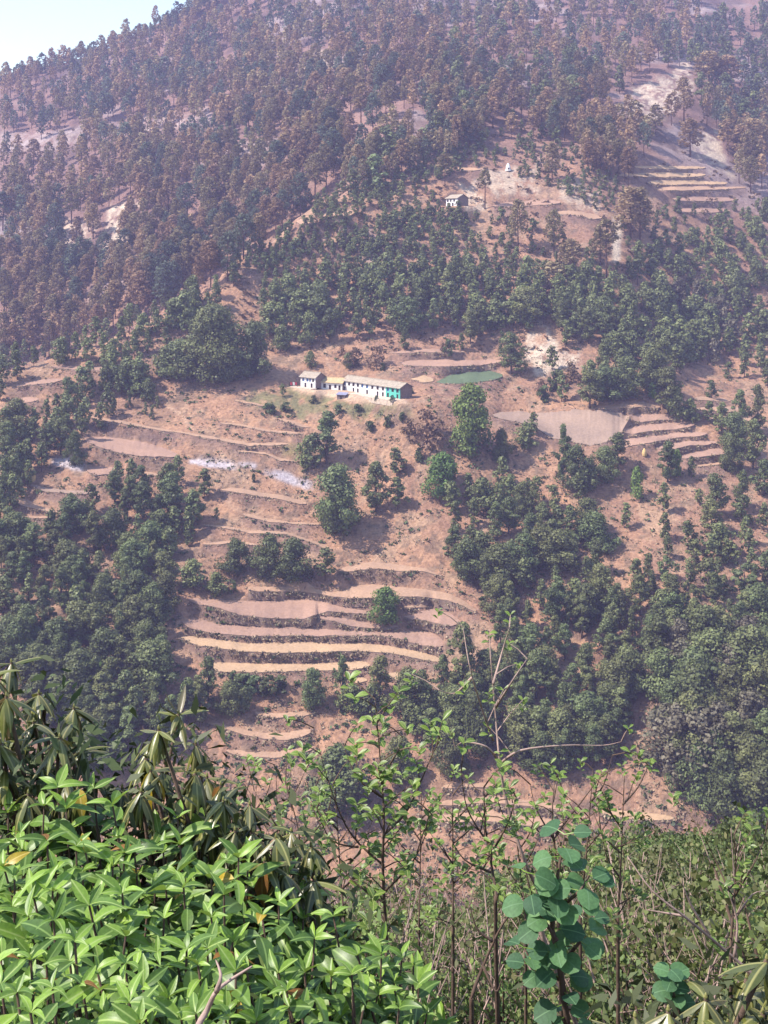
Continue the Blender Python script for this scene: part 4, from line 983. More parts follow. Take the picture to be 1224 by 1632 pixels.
fill(['oak', 'young'], [(620,120),(960,110),(940,230),(640,250)], 90, 6, 10, 11, seed=27)
for px in np.arange(-40, 350, 7.0):
    yy_ = np.interp(px, [-40, 0, 130, 250, 345], [141, 130, 94, 46, 2])+R.uniform(-1, 7)
    TREES.append((R.choice(['pinegreen', 'pineolive', 'oak']), px, yy_, hit(px, yy_+2.5), R.uniform(8, 16), R.uniform(5, 9)))
# past the frame edges the same woods go on
for i in range(150):
    side = R.choice((-1, 1)); px = R.uniform(-260, -20) if side < 0 else R.uniform(1244, 1480); py = R.uniform(160, 1150)
    kit = R.choice(PB) if py < (560 if side < 0 else 260) else R.choice(OK_)
    TREES.append((kit, px, py, hit(px, py), R.uniform(9, 15), R.uniform(4.5, 7)))

ORD = ['', 'first', 'second', 'third', 'fourth', 'fifth', 'sixth', 'seventh', 'eighth', 'ninth', 'tenth', 'eleventh', 'twelfth', 'thirteenth', 'fourteenth', 'fifteenth', 'sixteenth', 'seventeenth', 'eighteenth', 'nineteenth', 'twentieth'] + ['%dth' % i for i in range(21, 80)]
def zone(px, py):
    if py < np.interp(px, [0, 130, 250, 400, 500, 640], [595, 558, 500, 398, 328, 240]): return 'on scorched upper left hillside' if py > 130 else 'near upper left skyline'
    if py < 240: return 'on high slope at top'
    if py < 440: return 'near lone upper house' if px < 960 else 'by upper right terraces'
    if py < 585:
        return 'along left ridge' if px < 430 else ('in belt above village' if px < 830 else 'in right ravine wood')
    if px < 205 and py < 860: return 'beside left spur fields'
    if px < 340 and py > 760: return 'in grove left of straw terraces'
    if py < 870:
        return 'on slope below village' if px < 690 else ('below green field' if px < 1000 else 'on right hand slope')
    if px < 690: return 'among straw terraces' if py < 1080 else 'below straw terraces'
    return 'in wood right of straw terraces' if px < 1020 else 'at foot of right slope'
def kindof(k):
    if k in ('pinebrown', 'pineolive', 'pinegreen', 'lonepine'): return 'pine'
    if k == 'young': return 'sapling'
    if k in ('bush', 'dry'): return 'shrub'
    return 'oak'
NAMES = {'pine': ('pine_tree', 'pine', 'tree'), 'sapling': ('young_tree', 'young tree', 'tree'), 'shrub': ('slope_shrub', 'shrub', 'shrub'), 'oak': ('broadleaf_tree', 'tree', 'tree')}
COLW = {'dull': 'dull greyish', 'pinebrown': 'rust brown', 'pineolive': 'olive brown', 'pinegreen': 'dark green', 'lonepine': 'sparse topped', 'young': 'slender green', 'oak': 'dark green', 'round': 'rounded dark green', 'bright': 'bright green', 'great': 'massive dark', 'dry': 'dry greyish', 'bush': 'low green'}
groups = {}
rest = {}
inview = lambda t_: -10 < t_[1] < 1234
for kd in ('oak', 'pine', 'sapling', 'shrub'):
    L = [t_ for t_ in TREES if kindof(t_[0]) == kd]
    L.sort(key=lambda t_: -(t_[4]/t_[3].y*(1 if inview(t_) else 0)))
    groups[kd] = [t_ for t_ in L[:300] if inview(t_)]
    rest[kd] = [t_ for t_ in L if not any(t_ is q for q in groups[kd])] if len(L) > len(groups[kd]) else []
for kd, L in groups.items():
    byz = {}
    for t_ in L: byz.setdefault(zone(t_[1], t_[2]), []).append(t_)
    for zn, ts in byz.items():
        ts.sort(key=lambda t_: t_[2])
        nrow = max(1, int(round(math.sqrt(len(ts)/2.2)))); per = math.ceil(len(ts)/nrow)
        for r_ in range(nrow):
            row = sorted(ts[r_*per:(r_+1)*per], key=lambda t_: t_[1])
            for j, (k, px, py, p, h, wd) in enumerate(row):
                nm, noun, cat = NAMES[kd]
                root = empty(nm, (p.x, p.y, p.z-0.15), R.uniform(0, 6.28))
                sz = h/KH[k]; sw = wd/KW[k]*1.14
                root.scale = (sw, sw, sz)
                lab = '%s %s %s' % (COLW[k], noun, zn)
                if nrow > 1: lab += ', %s row' % ORD[r_+1]
                if len(row) > 1: lab += ', %s from left' % ORD[j+1]
                if k == 'great': lab = 'massive dark spreading tree left of the village houses'
                tag(root, lab, cat, {'pine': 'pine trees', 'oak': 'broadleaf trees', 'sapling': 'young trees', 'shrub': 'shrubs on the slopes'}[kd])
                cm_, tm_, _ = KITS[k][R.randrange(len(KITS[k]))]
                link('trunk', tm_, root); link('crown', cm_, root)
# the smaller remaining ones as one mass per kind
for kd, L in rest.items():
    if not L: continue
    bym = {}
    for t_ in L: bym.setdefault(t_[0], []).append(t_)
    Vs, Ts, Mi, mats = [], [], [], []
    for k, ts in bym.items():
        mats.append(KITS[k][0][0].materials[0]); mi = len(mats)-1
        for (_, px, py, p, h, wd) in ts:
            V, tt = KITS[k][R.randrange(len(KITS[k]))][2]
            kq = len(V)//4; keep = np.sort(RNG.choice(kq, int(kq*0.22), False))
            q = V.reshape(-1, 4, 3)[keep]; cen = q.mean(1, keepdims=True); q = cen+(q-cen)*1.9
            a_ = R.uniform(0, 6.28); ca, sa = math.cos(a_), math.sin(a_); sw = wd/KW[k]; sz = h/KH[k]
            q = np.stack([(q[..., 0]*ca-q[..., 1]*sa)*sw+p.x, (q[..., 0]*sa+q[..., 1]*ca)*sw+p.y, q[..., 2]*sz+p.z-0.1], -1)
            # trunk as four tapering faces
            tr = h*0.012; b0 = np.array([(-tr, -tr), (tr, -tr), (tr, tr), (-tr, tr)])
            tq = []
            for i in range(4):
                j = (i+1) % 4
                tq.append([(p.x+b0[i, 0], p.y+b0[i, 1], p.z-0.5), (p.x+b0[j, 0], p.y+b0[j, 1], p.z-0.5), (p.x+b0[j, 0]*0.3, p.y+b0[j, 1]*0.3, p.z+h*0.85), (p.x+b0[i, 0]*0.3, p.y+b0[i, 1]*0.3, p.z+h*0.85)])
            Vs += [q.reshape(-1, 3), np.array(tq).reshape(-1, 3)]
            Ts += [tt[keep]*R.uniform(0.75, 1.25), np.ones(4)]; Mi += [np.full(len(keep), mi), np.full(4, -1)]
    mats.append(M['pinebark']); V = np.concatenate(Vs); mi = np.concatenate(Mi); mi[mi < 0] = len(mats)-1
    o = link({'oak': 'distant_woodland', 'pine': 'distant_pine_forest', 'sapling': 'distant_saplings', 'shrub': 'distant_scrub'}[kd], fast_mesh('far_' + kd, V, np.arange(len(V)).reshape(-1, 4), mats, mi, np.concatenate(Ts)))
    tag(o, {'oak': 'many smaller broadleaf trees scattered over the wooded slopes', 'pine': 'many smaller pines covering the high far slopes', 'sapling': 'many small saplings scattered over the spur', 'shrub': 'small shrubs scattered over the slopes'}[kd], 'trees', kind='stuff')

# ------------------------------------------------------------------ dry tufts on banks and slopes (uncountable)
def tuft_mass(name, pts, size, mat, label, per=5):
    g = np.random.RandomState(len(pts)); P_ = np.repeat(np.array(pts), per, 0); k = len(P_)
    sz = np.repeat(g.uniform(0.5, 1.4, len(pts))*size, per)
    c = P_+np.c_[g.normal(size=(k, 2))*sz[:, None]*0.45, g.uniform(0.15, 0.6, k)*sz]
    nn = g.normal(size=(k, 3)); nn[:, 2] = np.abs(nn[:, 2])+0.2; nn /= np.linalg.norm(nn, axis=1, keepdims=True)
    V, f = quads(c, nn, sz*1.0, g)
    o = link(name, fast_mesh(name, V, f, mat, tint=g.uniform(0.6, 1.5, k))); tag(o, label, 'grass', kind='stuff')
pts = []
for (u, Yb, zb, px) in RISERS:
    for _ in range(3):
        if R.random() < 0.55 and math.sin(px/6.3+Yb*0.4)+math.sin(px/2.9) > -0.9:
            dy = R.uniform(0.05, 1.0); Y = Yb-dy; pts.append((u*Y+R.uniform(-0.3, 0.3), Y, zb-dy*R.uniform(0.9, 2.0)))
tuft_mass('bank_tufts', pts, 0.56, M['tuft'], 'dark dry tufts growing along the terrace banks')
pts = []; pts2 = []
tx, ty = RNG.uniform(-60, 1284, 42000), RNG.uniform(470, 1440, 42000)
tk = fbm(tx/26.0, ty/12.0, 95, 3) > 0.47
for px, py in zip(tx[tk], ty[tk]):
    if blocked(px, py, BLK): continue
    p = hit(px, py)
    (pts2 if R.random() < 0.14 else pts).append((p.x, p.y, p.z))
tuft_mass('slope_tufts', pts, 0.5, M['tuft'], 'dry grass tufts scattered over the bare slopes', 4)
tuft_mass('low_scrub', pts2, 0.85, M['scrub'], 'tiny green scrub dotted over the bare slopes', 8)
pts = []
tx, ty = RNG.uniform(-40, 1264, 6000), RNG.uniform(5, 560, 6000)
tk = (fbm(tx/20.0, ty/14.0, 97, 3) > 0.5) & (ty > np.interp(tx, [-40, 0, 130, 250, 345, 360], [160, 150, 112, 64, 20, 0]))
for px, py in zip(tx[tk], ty[tk]):
    p = hit(px, py); pts.append((p.x, p.y, p.z))
tuft_mass('forest_undergrowth', pts, 1.5, M['dry'], 'dry undergrowth on the high slopes', 6)

# ------------------------------------------------------------------ foreground plants
def ray(px, py, Y): return Vector(((px-CX)/F*Y, Y, -(py-HY)/F*Y))

def leaf_mesh(name, mat, wd, droop, fold, nseg=6, shape='lance', curl=0.0):
    """leaf of length 1 along +Y, normal +Z, three rows of points per section"""
    V, f = [], []
    for i in range(nseg+1):
        t = i/nseg
        if shape == 'lance': w_ = wd*math.sin(math.pi*t**0.85)**0.9
        elif shape == 'obov': w_ = wd*math.sin(math.pi*t**1.35)**0.75
        else: w_ = wd*math.sqrt(max(0, 1-((t-0.5)/0.5)**2))*(1.08-0.2*t)
        w_ = max(w_, 0.012)
        z = -droop*t*t; y = t*(1-0.25*droop*t)
        zz = z+fold*w_+curl*math.sin(t*9)*w_*0.3
        V += [(-w_, y, zz), (-w_*0.5, y, z+fold*w_*0.42), (0, y, z), (w_*0.5, y, z+fold*w_*0.42), (w_, y, zz)]
    for i in range(nseg):
        for k in range(4): f.append((i*5+k, i*5+k+1, (i+1)*5+k+1, (i+1)*5+k))
    return fast_mesh(name, V, f, mat, smooth=True)

M['leafA'] = leaf_mat('shrub_leaf', (0.095, 0.18, 0.032), (0.19, 0.29, 0.08), (0.16, 0.23, 0.08))
M['leafA2'] = leaf_mat('fresh_shrub_leaf', (0.19, 0.32, 0.055), (0.30, 0.40, 0.12), (0.2, 0.28, 0.09))
M['leafYel'] = leaf_mat('yellowing_leaf', (0.50, 0.36, 0.04), (0.55, 0.42, 0.12), (0.45, 0.32, 0.08))
M['leafBrn'] = leaf_mat('withered_leaf', (0.24, 0.12, 0.04), (0.3, 0.18, 0.07), (0.3, 0.19, 0.09), 0.7, 0.2)
M['leafR'] = leaf_mat('rhododendron_leaf', (0.11, 0.125, 0.032), (0.24, 0.23, 0.08), (0.17, 0.16, 0.08), 0.32, 0.55, 0.15)
M['leafRd'] = leaf_mat('dull_rhododendron_leaf', (0.075, 0.085, 0.03), (0.2, 0.18, 0.07), (0.15, 0.13, 0.075), 0.38, 0.5, 0.12)
M['leafS'] = leaf_mat('sapling_leaf', (0.125, 0.20, 0.04), (0.30, 0.34, 0.12), (0.2, 0.26, 0.1))
M['leafRound'] = leaf_mat('round_leaf', (0.085, 0.18, 0.085), (0.12, 0.22, 0.11), (0.15, 0.24, 0.13), 0.6, 0.25)
LA = [leaf_mesh('shrub_leaf', m, w_, d_, f_) for m, w_, d_, f_ in ((M['leafA'], 0.17, 0.25, 0.35), (M['leafA'], 0.19, 0.5, 0.25), (M['leafA2'], 0.18, 0.1, 0.4), (M['leafA'], 0.21, 0.35, 0.15), (M['leafA2'], 0.16, 0.55, 0.3))]
LAY = [leaf_mesh('yellow_leaf', M['leafYel'], 0.2, 0.5, 0.2), leaf_mesh('brown_leaf', M['leafBrn'], 0.19, 0.7, 0.6, curl=0.6)]
LR = [leaf_mesh('rhododendron_leaf', m, w_, d_, f_) for m, w_, d_, f_ in ((M['leafR'], 0.115, 0.25, -0.4), (M['leafR'], 0.13, 0.4, -0.25), (M['leafRd'], 0.11, 0.15, -0.5), (M['leafRd'], 0.125, 0.3, -0.35))]
LS = [leaf_mesh('sapling_leaf', M['leafS'], w_, d_, f_, 5, 'obov') for w_, d_, f_ in ((0.24, 0.15, 0.4), (0.28, 0.3, 0.25))]
LO = [leaf_mesh('round_leaf', M['leafRound'], w_, d_, f_, 6, 'round') for w_, d_, f_ in ((0.46, 0.2, 0.12), (0.50, 0.35, -0.1), (0.43, 0.1, 0.25))]

def leaf_at(root, inv, me, pos, d, up, size, name='leaf'):
    """leaf object with base at pos, growing along d, face towards up"""
    d = d.normalized(); x = d.cross(up)
    if x.length < 1e-3: x = d.cross(Vector((1, 0.2, 0)))
    x.normalize(); z = x.cross(d)
    mt = Matrix((x, d, z)).transposed().to_4x4()
    mt = Matrix.Translation(pos) @ mt @ Matrix.Diagonal((size, size, size, 1))
    o = bpy.data.objects.new(name, me); COL.objects.link(o); o.parent = root
    o.matrix_basis = inv @ mt
    return o

def ground_pt(x, y): return Vector((x, y, ground_at(x, y)))

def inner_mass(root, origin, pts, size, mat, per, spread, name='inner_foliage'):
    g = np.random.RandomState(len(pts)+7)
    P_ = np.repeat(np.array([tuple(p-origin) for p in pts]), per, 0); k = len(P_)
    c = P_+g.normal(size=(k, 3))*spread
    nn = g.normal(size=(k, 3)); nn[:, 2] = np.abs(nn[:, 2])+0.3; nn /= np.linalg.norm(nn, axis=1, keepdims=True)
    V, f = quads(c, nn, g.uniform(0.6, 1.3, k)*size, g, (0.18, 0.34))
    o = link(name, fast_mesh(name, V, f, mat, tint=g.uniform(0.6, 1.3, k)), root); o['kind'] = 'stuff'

def curve_pts(p0, p1, sag, n_=6, side=None):
    out = []
    for i in range(n_+1):
        t = i/n_; q = p0.lerp(p1, t); q = q+Vector((0, 0, sag*math.sin(math.pi*t)))
        if side is not None: q = q+side*math.sin(math.pi*t)
        out.append(q)
    return out

def smooth_pts(P_, rad, k=4):
    out, ro = [], []
    for i in range(len(P_)-1):
        a_, b_, c_, d_ = P_[max(i-1, 0)], P_[i], P_[i+1], P_[min(i+2, len(P_)-1)]
        for j in range(k):
            t = j/k
            out.append(0.5*((2*b_)+(c_-a_)*t+(2*a_-5*b_+4*c_-d_)*t*t+(3*b_-a_-3*c_+d_)*t**3)); ro.append(rad[i]*(1-t)+rad[i+1]*t)
    return out+[P_[-1]], ro+[rad[-1]]

def leafy_shrub(name, label, tips, base, lsize, whorls=4, cap=290, seed=0):
    g = random.Random(seed)
    root = empty(name, base); tag(root, label, 'shrub', 'large-leaved shrubs in the foreground')
    inv = Matrix.Translation(-base); nleaf = 0; inner = []
    for tp in tips:
        start = base+Vector((g.uniform(-0.15, 0.15), g.uniform(-0.1, 0.15), 0.0))
        mid = start.lerp(tp, 0.55)+Vector((g.uniform(-0.1, 0.1), g.uniform(0, 0.15), -0.05))
        top = tp
        pl = [start, start.lerp(mid, 0.5), mid, mid.lerp(top, 0.6)+Vector((0, 0.02, -0.03)), top]
        m = MB(); m.tube([q-base for q in pl], [0.011, 0.009, 0.007, 0.0055, 0.003], 5)
        link('stem', m.mesh('stem', M['twig'], True), root)
        ax = (top-mid).normalized()*0.6+Vector((g.uniform(-0.3, 0.3), g.uniform(-0.5, 0.1), 0.8)); ax.normalize()
        a0 = g.uniform(0, 6.28)
        for wv in range(whorls):
            pos = top-ax*(0.0+0.07*wv)*(lsize/0.13); cnt = 4 if wv == 0 else g.choice((2, 3, 3))
            el = 0.8 if wv == 0 else 0.5-0.22*wv
            for j in range(cnt):
                if nleaf >= cap: break
                an = a0+wv*1.57+j*6.283/cnt+g.uniform(-0.35, 0.35)
                d = Vector((math.cos(an), math.sin(an), el+g.uniform(-0.45, 0.45)))
                r_ = g.random()
                me = LAY[0] if r_ < 0.014 else (LAY[1] if r_ < 0.026 else (LA[g.choice((2, 4))] if wv == 0 and g.random() < 0.75 else LA[g.randrange(len(LA))]))
                leaf_at(root, inv, me, pos, d, Vector((g.uniform(-0.7, 0.7), g.uniform(-0.7, 0.4), 1)), lsize*g.uniform(0.5, 1.15)*(0.68 if wv == 0 else 1.0)); nleaf += 1
        inner += [top-ax*0.5+Vector((0, 0.2, -0.1)), mid]
    inner_mass(root, base, inner, lsize*0.5, M['lush'], 30, 0.13)
    return root

# the bright green bush filling the lower left: shoot tips over the bush surface
tipsA = []
gA = random.Random(21)
top_line = lambda x: np.interp(x, [-40, 30, 130, 200, 300, 400, 500, 600, 720], [1330, 1290, 1255, 1300, 1320, 1345, 1425, 1475, 1590])
for row in range(11):
    for cc in range(17):
        x = -30+cc*44+(22 if row % 2 else 0)+gA.uniform(-20, 20); y = top_line(x)+8+row*36+gA.uniform(-22, 22)
        if y > 1660 or x > 735: continue
        f_ = (y-top_line(x))/330.0
        tipsA.append((x, y, ray(x, y, 3.75-1.35*min(f_, 1.0)+gA.uniform(-0.18, 0.18))))
cl = {}
for x, y, p in tipsA:
    cl.setdefault((0 if x < 130 else (1 if x < 265 else (2 if x < 395 else (3 if x < 520 else 4))), 0 if y < 1455 else 1), []).append(p)
LBL = {(0,0): 'bright green broad-leaved shrub at the left edge under the drooping whorls', (1,0): 'bright green shrub with tallest pale shoots, second from left edge', (2,0): 'bright green shrub in front of the dark drooping rhododendron, near centre left',
       (3,0): 'green shrub just left of the paler right end of the foreground bush', (4,0): 'pale green shrub shoots at the right end of the foreground bush', (4,1): 'low green shrub at the bottom edge, rightmost of the foreground bush', (0,1): 'lowest green shrub in the bottom left corner', (1,1): 'green shrub at the bottom edge, second from the left corner', (2,1): 'green shrub at the bottom edge around the bare forked branch', (3,1): 'green shrub at the bottom edge right of the bare forked branch'}
for key, tips in sorted(cl.items()):
    if len(tips) < 2: continue
    c = sum(tips, Vector())/len(tips); b_ = ground_pt(c.x, c.y+0.25)
    leafy_shrub('leafy_shrub', LBL[key], tips, b_, 0.135 if key[1] == 0 else 0.112, 6, 299, key[0]*7+key[1])

def rhodo(label, tips, base, lsize, seed, Yv, upright=()):
    g = random.Random(seed)
    root = empty('rhododendron', base); tag(root, label, 'rhododendron', 'rhododendrons with drooping leaf whorls'); inv = Matrix.Translation(-base)
    nleaf = 0; inner = []
    tips = list(tips)+[(x+g.uniform(-38, 38), y+g.uniform(15, 60)) for x, y in tips]
    for i, (x, y) in enumerate(tips):
        tp = ray(x, y, Yv+g.uniform(-0.25, 0.3)); start = base+Vector((g.uniform(-0.2, 0.2), g.uniform(-0.1, 0.2), 0))
        mid = start.lerp(tp, 0.6)+Vector((g.uniform(-0.15, 0.15), g.uniform(0.0, 0.2), 0))
        m = MB(); m.tube([q-base for q in (start, start.lerp(mid, 0.5), mid, tp)], [0.022, 0.017, 0.012, 0.006], 6)
        link('branch', m.mesh('branch', M['twig'], True), root)
        cnt = g.randint(9, 12); a0 = g.uniform(0, 6.28)
        for j in range(cnt):
            if nleaf >= 298: break
            an = a0+j*2.4+g.uniform(-0.2, 0.2); el = (-0.25-1.7*g.random()) if i not in upright else g.uniform(-0.5, 0.9)
            if j % 4 == 0: el += 0.75
            d = Vector((math.cos(an), math.sin(an), el))
            upv = Vector((math.cos(an), math.sin(an), 0.55))
            r_ = g.random(); me = LAY[0] if r_ < 0.02 else (LAY[1] if r_ < 0.05 else LR[g.randrange(4)])
            leaf_at(root, inv, me, tp+Vector((0, 0, -0.012*(j/cnt))), d, upv, lsize*g.uniform(0.75, 1.15)); nleaf += 1
        m = MB(); m.lathe([(0.003, 0), (0.005, 0.006), (0.0035, 0.013), (0.001, 0.017)], 6); bd = link('bud', m.mesh('bud', M['leafR']), root); bd.location = tp-base
        inner += [tp+Vector((0, 0.12, -0.22)), tp.lerp(mid, 0.5)]
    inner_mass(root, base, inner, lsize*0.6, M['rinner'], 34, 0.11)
    return root
rhodo('drooping olive rhododendron at the far left edge', [(18,1056),(62,1105),(28,1165),(118,1128),(95,1175),(8,1225),(72,1225),(132,1195),(-20,1120),(45,1265),(105,1245),(150,1240),(-30,1200),(10,1110)], ground_pt(-1.35, 4.5), 0.135, 31, 4.1)
rhodo('drooping olive rhododendron with one upright shoot, second from left', [(285,1138),(255,1172),(312,1185),(258,1228),(330,1238),(300,1262),(352,1252),(296,1290),(232,1208),(225,1262),(340,1300),(270,1300)], ground_pt(-0.85, 4.5), 0.13, 32, 4.0, (0,))
rhodo('dark drooping rhododendron behind the right end of the bright bush', [(398,1283),(398,1345),(440,1335),(465,1325),(490,1360),(430,1385),(470,1405),(440,1430),(492,1445),(400,1420),(365,1330),(455,1480),(500,1490),(420,1470),(380,1380)], ground_pt(-0.5, 4.5), 0.13, 33, 3.95)
rhodo('drooping rhododendron in the bottom right corner', [(1125,1592),(1190,1560),(1065,1612),(1222,1530),(1012,1622),(1160,1632),(1225,1610),(1090,1650),(1250,1570)], ground_pt(1.05, 3.2), 0.125, 34, 2.9)

def twig_sapling(name, label, base, stems, lsize, seed, leaf_den=1.0, Yv=5.5, bark_='twig', r0=0.013, grp='thin foreground saplings'):
    """stems: list of pixel polylines [(x, y), ...] from base to tip"""
    g = random.Random(seed); root = empty(name, base); tag(root, label, 'sapling', grp); inv = Matrix.Translation(-base); nl = 0
    for si, pl in enumerate(stems):
        P_ = [ray(x, y, Yv+g.uniform(-0.12, 0.12)) for x, y in pl]
        if si == 0: P_ = [base, P_[0]+Vector((0, 0, -0.2))]+P_
        rr = r0 if si == 0 else r0*0.5
        rad = [rr*(1-0.85*i/(len(P_)-1)) for i in range(len(P_))]
        sp_, sr_ = smooth_pts(P_, rad); m = MB(); m.tube([q-base for q in sp_], sr_, 6); link('stem' if si == 0 else 'branch', m.mesh('stem' if si == 0 else 'branch', M[bark_], True), root)
        # side twigs with leaf clusters
        tot = sum((P_[i+1]-P_[i]).length for i in range(len(P_)-1)); ntw = max(2, int(tot/0.16*leaf_den)) if leaf_den > 0 else 0
        for k in range(ntw):
            t = (0.35 if si == 0 else 0.15)+(0.85 if si else 0.65)*k/max(1, ntw-1) if ntw > 1 else 1; t = min(t, 1.0)
            fidx = t*(len(P_)-1); i0 = min(int(fidx), len(P_)-2); p0 = P_[i0].lerp(P_[i0+1], fidx-i0)
            tw = p0+Vector((g.uniform(-0.16, 0.16), g.uniform(-0.12, 0.12), g.uniform(0.02, 0.16)))
            m = MB(); m.tube([p0-base, p0.lerp(tw, 0.5)-base+Vector((0, 0, 0.01)), tw-base], [0.004, 0.003, 0.0015], 4); link('twig', m.mesh('twig', M[bark_]), root)
            for j in range(g.randint(4, 7)):
                if nl >= 298: break
                an = j*2.4+g.uniform(-0.4, 0.4); d = Vector((math.cos(an), math.sin(an), g.uniform(0.1, 1.2)))
                leaf_at(root, inv, LS[g.randrange(2)], tw+Vector((0, 0, -0.012*j)), d, Vector((0, -0.3, 1)), lsize*g.uniform(0.6, 1.15)); nl += 1
    return root
twig_sapling('thin_sapling', 'dark stemmed leafy sapling standing at the bottom centre', ground_pt(0.0, 5.6),
    [[(616,1500),(610,1380),(612,1300),(605,1200),(598,1115)], [(612,1380),(560,1330),(528,1260),(500,1160)], [(612,1330),(650,1290),(690,1200),(702,1180)], [(608,1270),(570,1240),(548,1190)], [(608,1240),(632,1200),(642,1175)],
     [(614,1420),(660,1370),(690,1300)], [(614,1440),(570,1410),(530,1370)], [(570,1350),(540,1345),(515,1330)]], 0.066, 41, 1.6, 5.5)
twig_sapling('bare_sapling', 'tall nearly bare sapling with an arching twig right of centre', ground_pt(1.5, 6.4),
    [[(868,1445),(835,1370),(808,1280),(796,1210),(788,1120),(782,1050)], [(796,1218),(830,1196),(900,1188),(960,1188),(990,1182)], [(796,1215),(775,1190),(740,1183),(725,1190)], [(786,1180),(765,1120),(748,1060),(738,1000)], [(786,1090),(800,1040),(812,1000)], [(752,1080),(725,1105),(700,1100)], [(788,1130),(820,1080),(840,1050)]], 0.05, 42, 0.22, 6.0, 'paletwig', 0.016)
twig_sapling('thin_sapling', 'small leafy sapling just left of the round-leaved plant', ground_pt(0.62, 5.7), [[(790,1420),(775,1330),(771,1255)], [(775,1340),(745,1290),(735,1230)], [(778,1370),(810,1310),(822,1270)], [(782,1390),(740,1370),(715,1330)]], 0.055, 43, 0.9, 5.5)
twig_sapling('thin_sapling', 'slim leafy sapling above the round-leaved plant', ground_pt(1.02, 6.0), [[(890,1400),(880,1310),(884,1245)], [(884,1340),(855,1290),(845,1250)], [(886,1330),(925,1280),(955,1240)]], 0.055, 44, 0.8, 5.8)
twig_sapling('thin_sapling', 'leafy sapling at right among the dry twigs', ground_pt(2.0, 6.2), [[(1165,1500),(1172,1400),(1170,1330)], [(1170,1440),(1140,1370),(1115,1320)], [(1170,1430),(1205,1370),(1220,1330)]], 0.055, 45, 0.7, 6.0)
twig_sapling('thin_sapling', 'leafy sapling left of the dark stemmed one', ground_pt(-0.55, 6.2), [[(470,1450),(478,1340),(455,1250)], [(478,1350),(520,1300),(530,1250)], [(476,1370),(430,1300),(405,1260)]], 0.05, 46, 0.8, 6.0)

gS = random.Random(77)
for i, x0 in enumerate((395, 448, 548, 668, 722, 838, 925, 985)):
    Yv = gS.uniform(6.2, 8.0); yb = gS.uniform(1440, 1470); yt = gS.uniform(1225, 1300); lx = gS.uniform(-22, 22)
    b_ = ray(x0, yb, Yv)
    main = [(x0, yb), (x0+lx*0.4, yb-70), (x0+lx, yt)]
    st = [main]
    for k in range(4):
        t = 0.25+0.17*k; sx = x0+lx*t; sy = yb+(yt-yb)*t; dx = gS.choice((-1, 1))*gS.uniform(28, 55)
        st.append([(sx, sy), (sx+dx*0.6, sy-28), (sx+dx, sy-gS.uniform(45, 80))])
    twig_sapling('slender_sapling', 'slender leafy sapling in the thin line behind the foreground, %s from left' % ORD[i+1], ground_pt(b_.x, b_.y), st, 0.056, 80+i, 0.75, Yv, grp='slender saplings in line')

# round-leaved plant
def round_plant():
    g = random.Random(51); base = ground_pt(0.62, 3.6); root = empty('round_leaved_plant', base); tag(root, 'upright plant with large round pale green leaves at bottom right of centre', 'plant'); inv = Matrix.Translation(-base)
    main = [(905,1640),(895,1560),(880,1480),(888,1400),(900,1330)]
    P_ = [base]+[ray(x, y, 3.5) for x, y in main]
    m = MB(); m.tube([q-base for q in P_], [0.014, 0.012, 0.010, 0.008, 0.006, 0.003], 6); link('stem', m.mesh('stem', M['twig'], True), root)
    sides = [[(888,1500),(850,1440),(838,1390)], [(888,1450),(925,1420),(940,1395)], [(892,1540),(925,1500),(935,1470)], [(890,1560),(850,1540),(835,1510)]]
    nodes = [(P_[i].lerp(P_[i+1], t)) for i in range(1, len(P_)-1) for t in (0.0, 0.25, 0.5, 0.75)]+[P_[-1]]
    for pl in sides:
        S_ = [ray(x, y, 3.5+g.uniform(-0.1, 0.1)) for x, y in pl]
        m = MB(); m.tube([q-base for q in S_], [0.007, 0.005, 0.002], 5); link('branch', m.mesh('branch', M['twig'], True), root)
        nodes += [S_[0].lerp(S_[1], 0.5), S_[1], S_[1].lerp(S_[2], 0.5), S_[2]]
    for k, nd in enumerate(nodes):
        for j in range(2):
            an = k*1.57+j*2.1+g.uniform(-0.3, 0.3); d = Vector((math.cos(an), math.sin(an), g.uniform(-0.25, 0.4)))
            pet = nd+d.normalized()*0.03
            m = MB(); m.tube([nd-base, pet-base], [0.002, 0.0015], 4); link('petiole', m.mesh('petiole', M['leafA2']), root)
            leaf_at(root, inv, LO[g.randrange(3)], pet, d+Vector((0, 0, -0.1)), Vector((g.uniform(-0.3, 0.3), -0.45, 1)), g.uniform(0.055, 0.085))
    return root
round_plant()
def round_sprig():
    g = random.Random(52); base = ground_pt(0.84, 3.0); root = empty('round_leaved_plant', base); tag(root, 'short sprig of round leaves beside the corner rhododendron', 'plant'); inv = Matrix.Translation(-base)
    P_ = [base, ray(1075, 1600, 2.9), ray(1068, 1545, 2.9)]
    m = MB(); m.tube([q-base for q in P_], [0.01, 0.006, 0.003], 5); link('stem', m.mesh('stem', M['twig'], True), root)
    for k in range(11):
        nd = P_[1].lerp(P_[2], k/10.0); an = k*2.4; d = Vector((math.cos(an), math.sin(an), 0.2))
        leaf_at(root, inv, LO[k % 3], nd, d, Vector((0, -0.4, 1)), g.uniform(0.04, 0.06))
round_sprig()

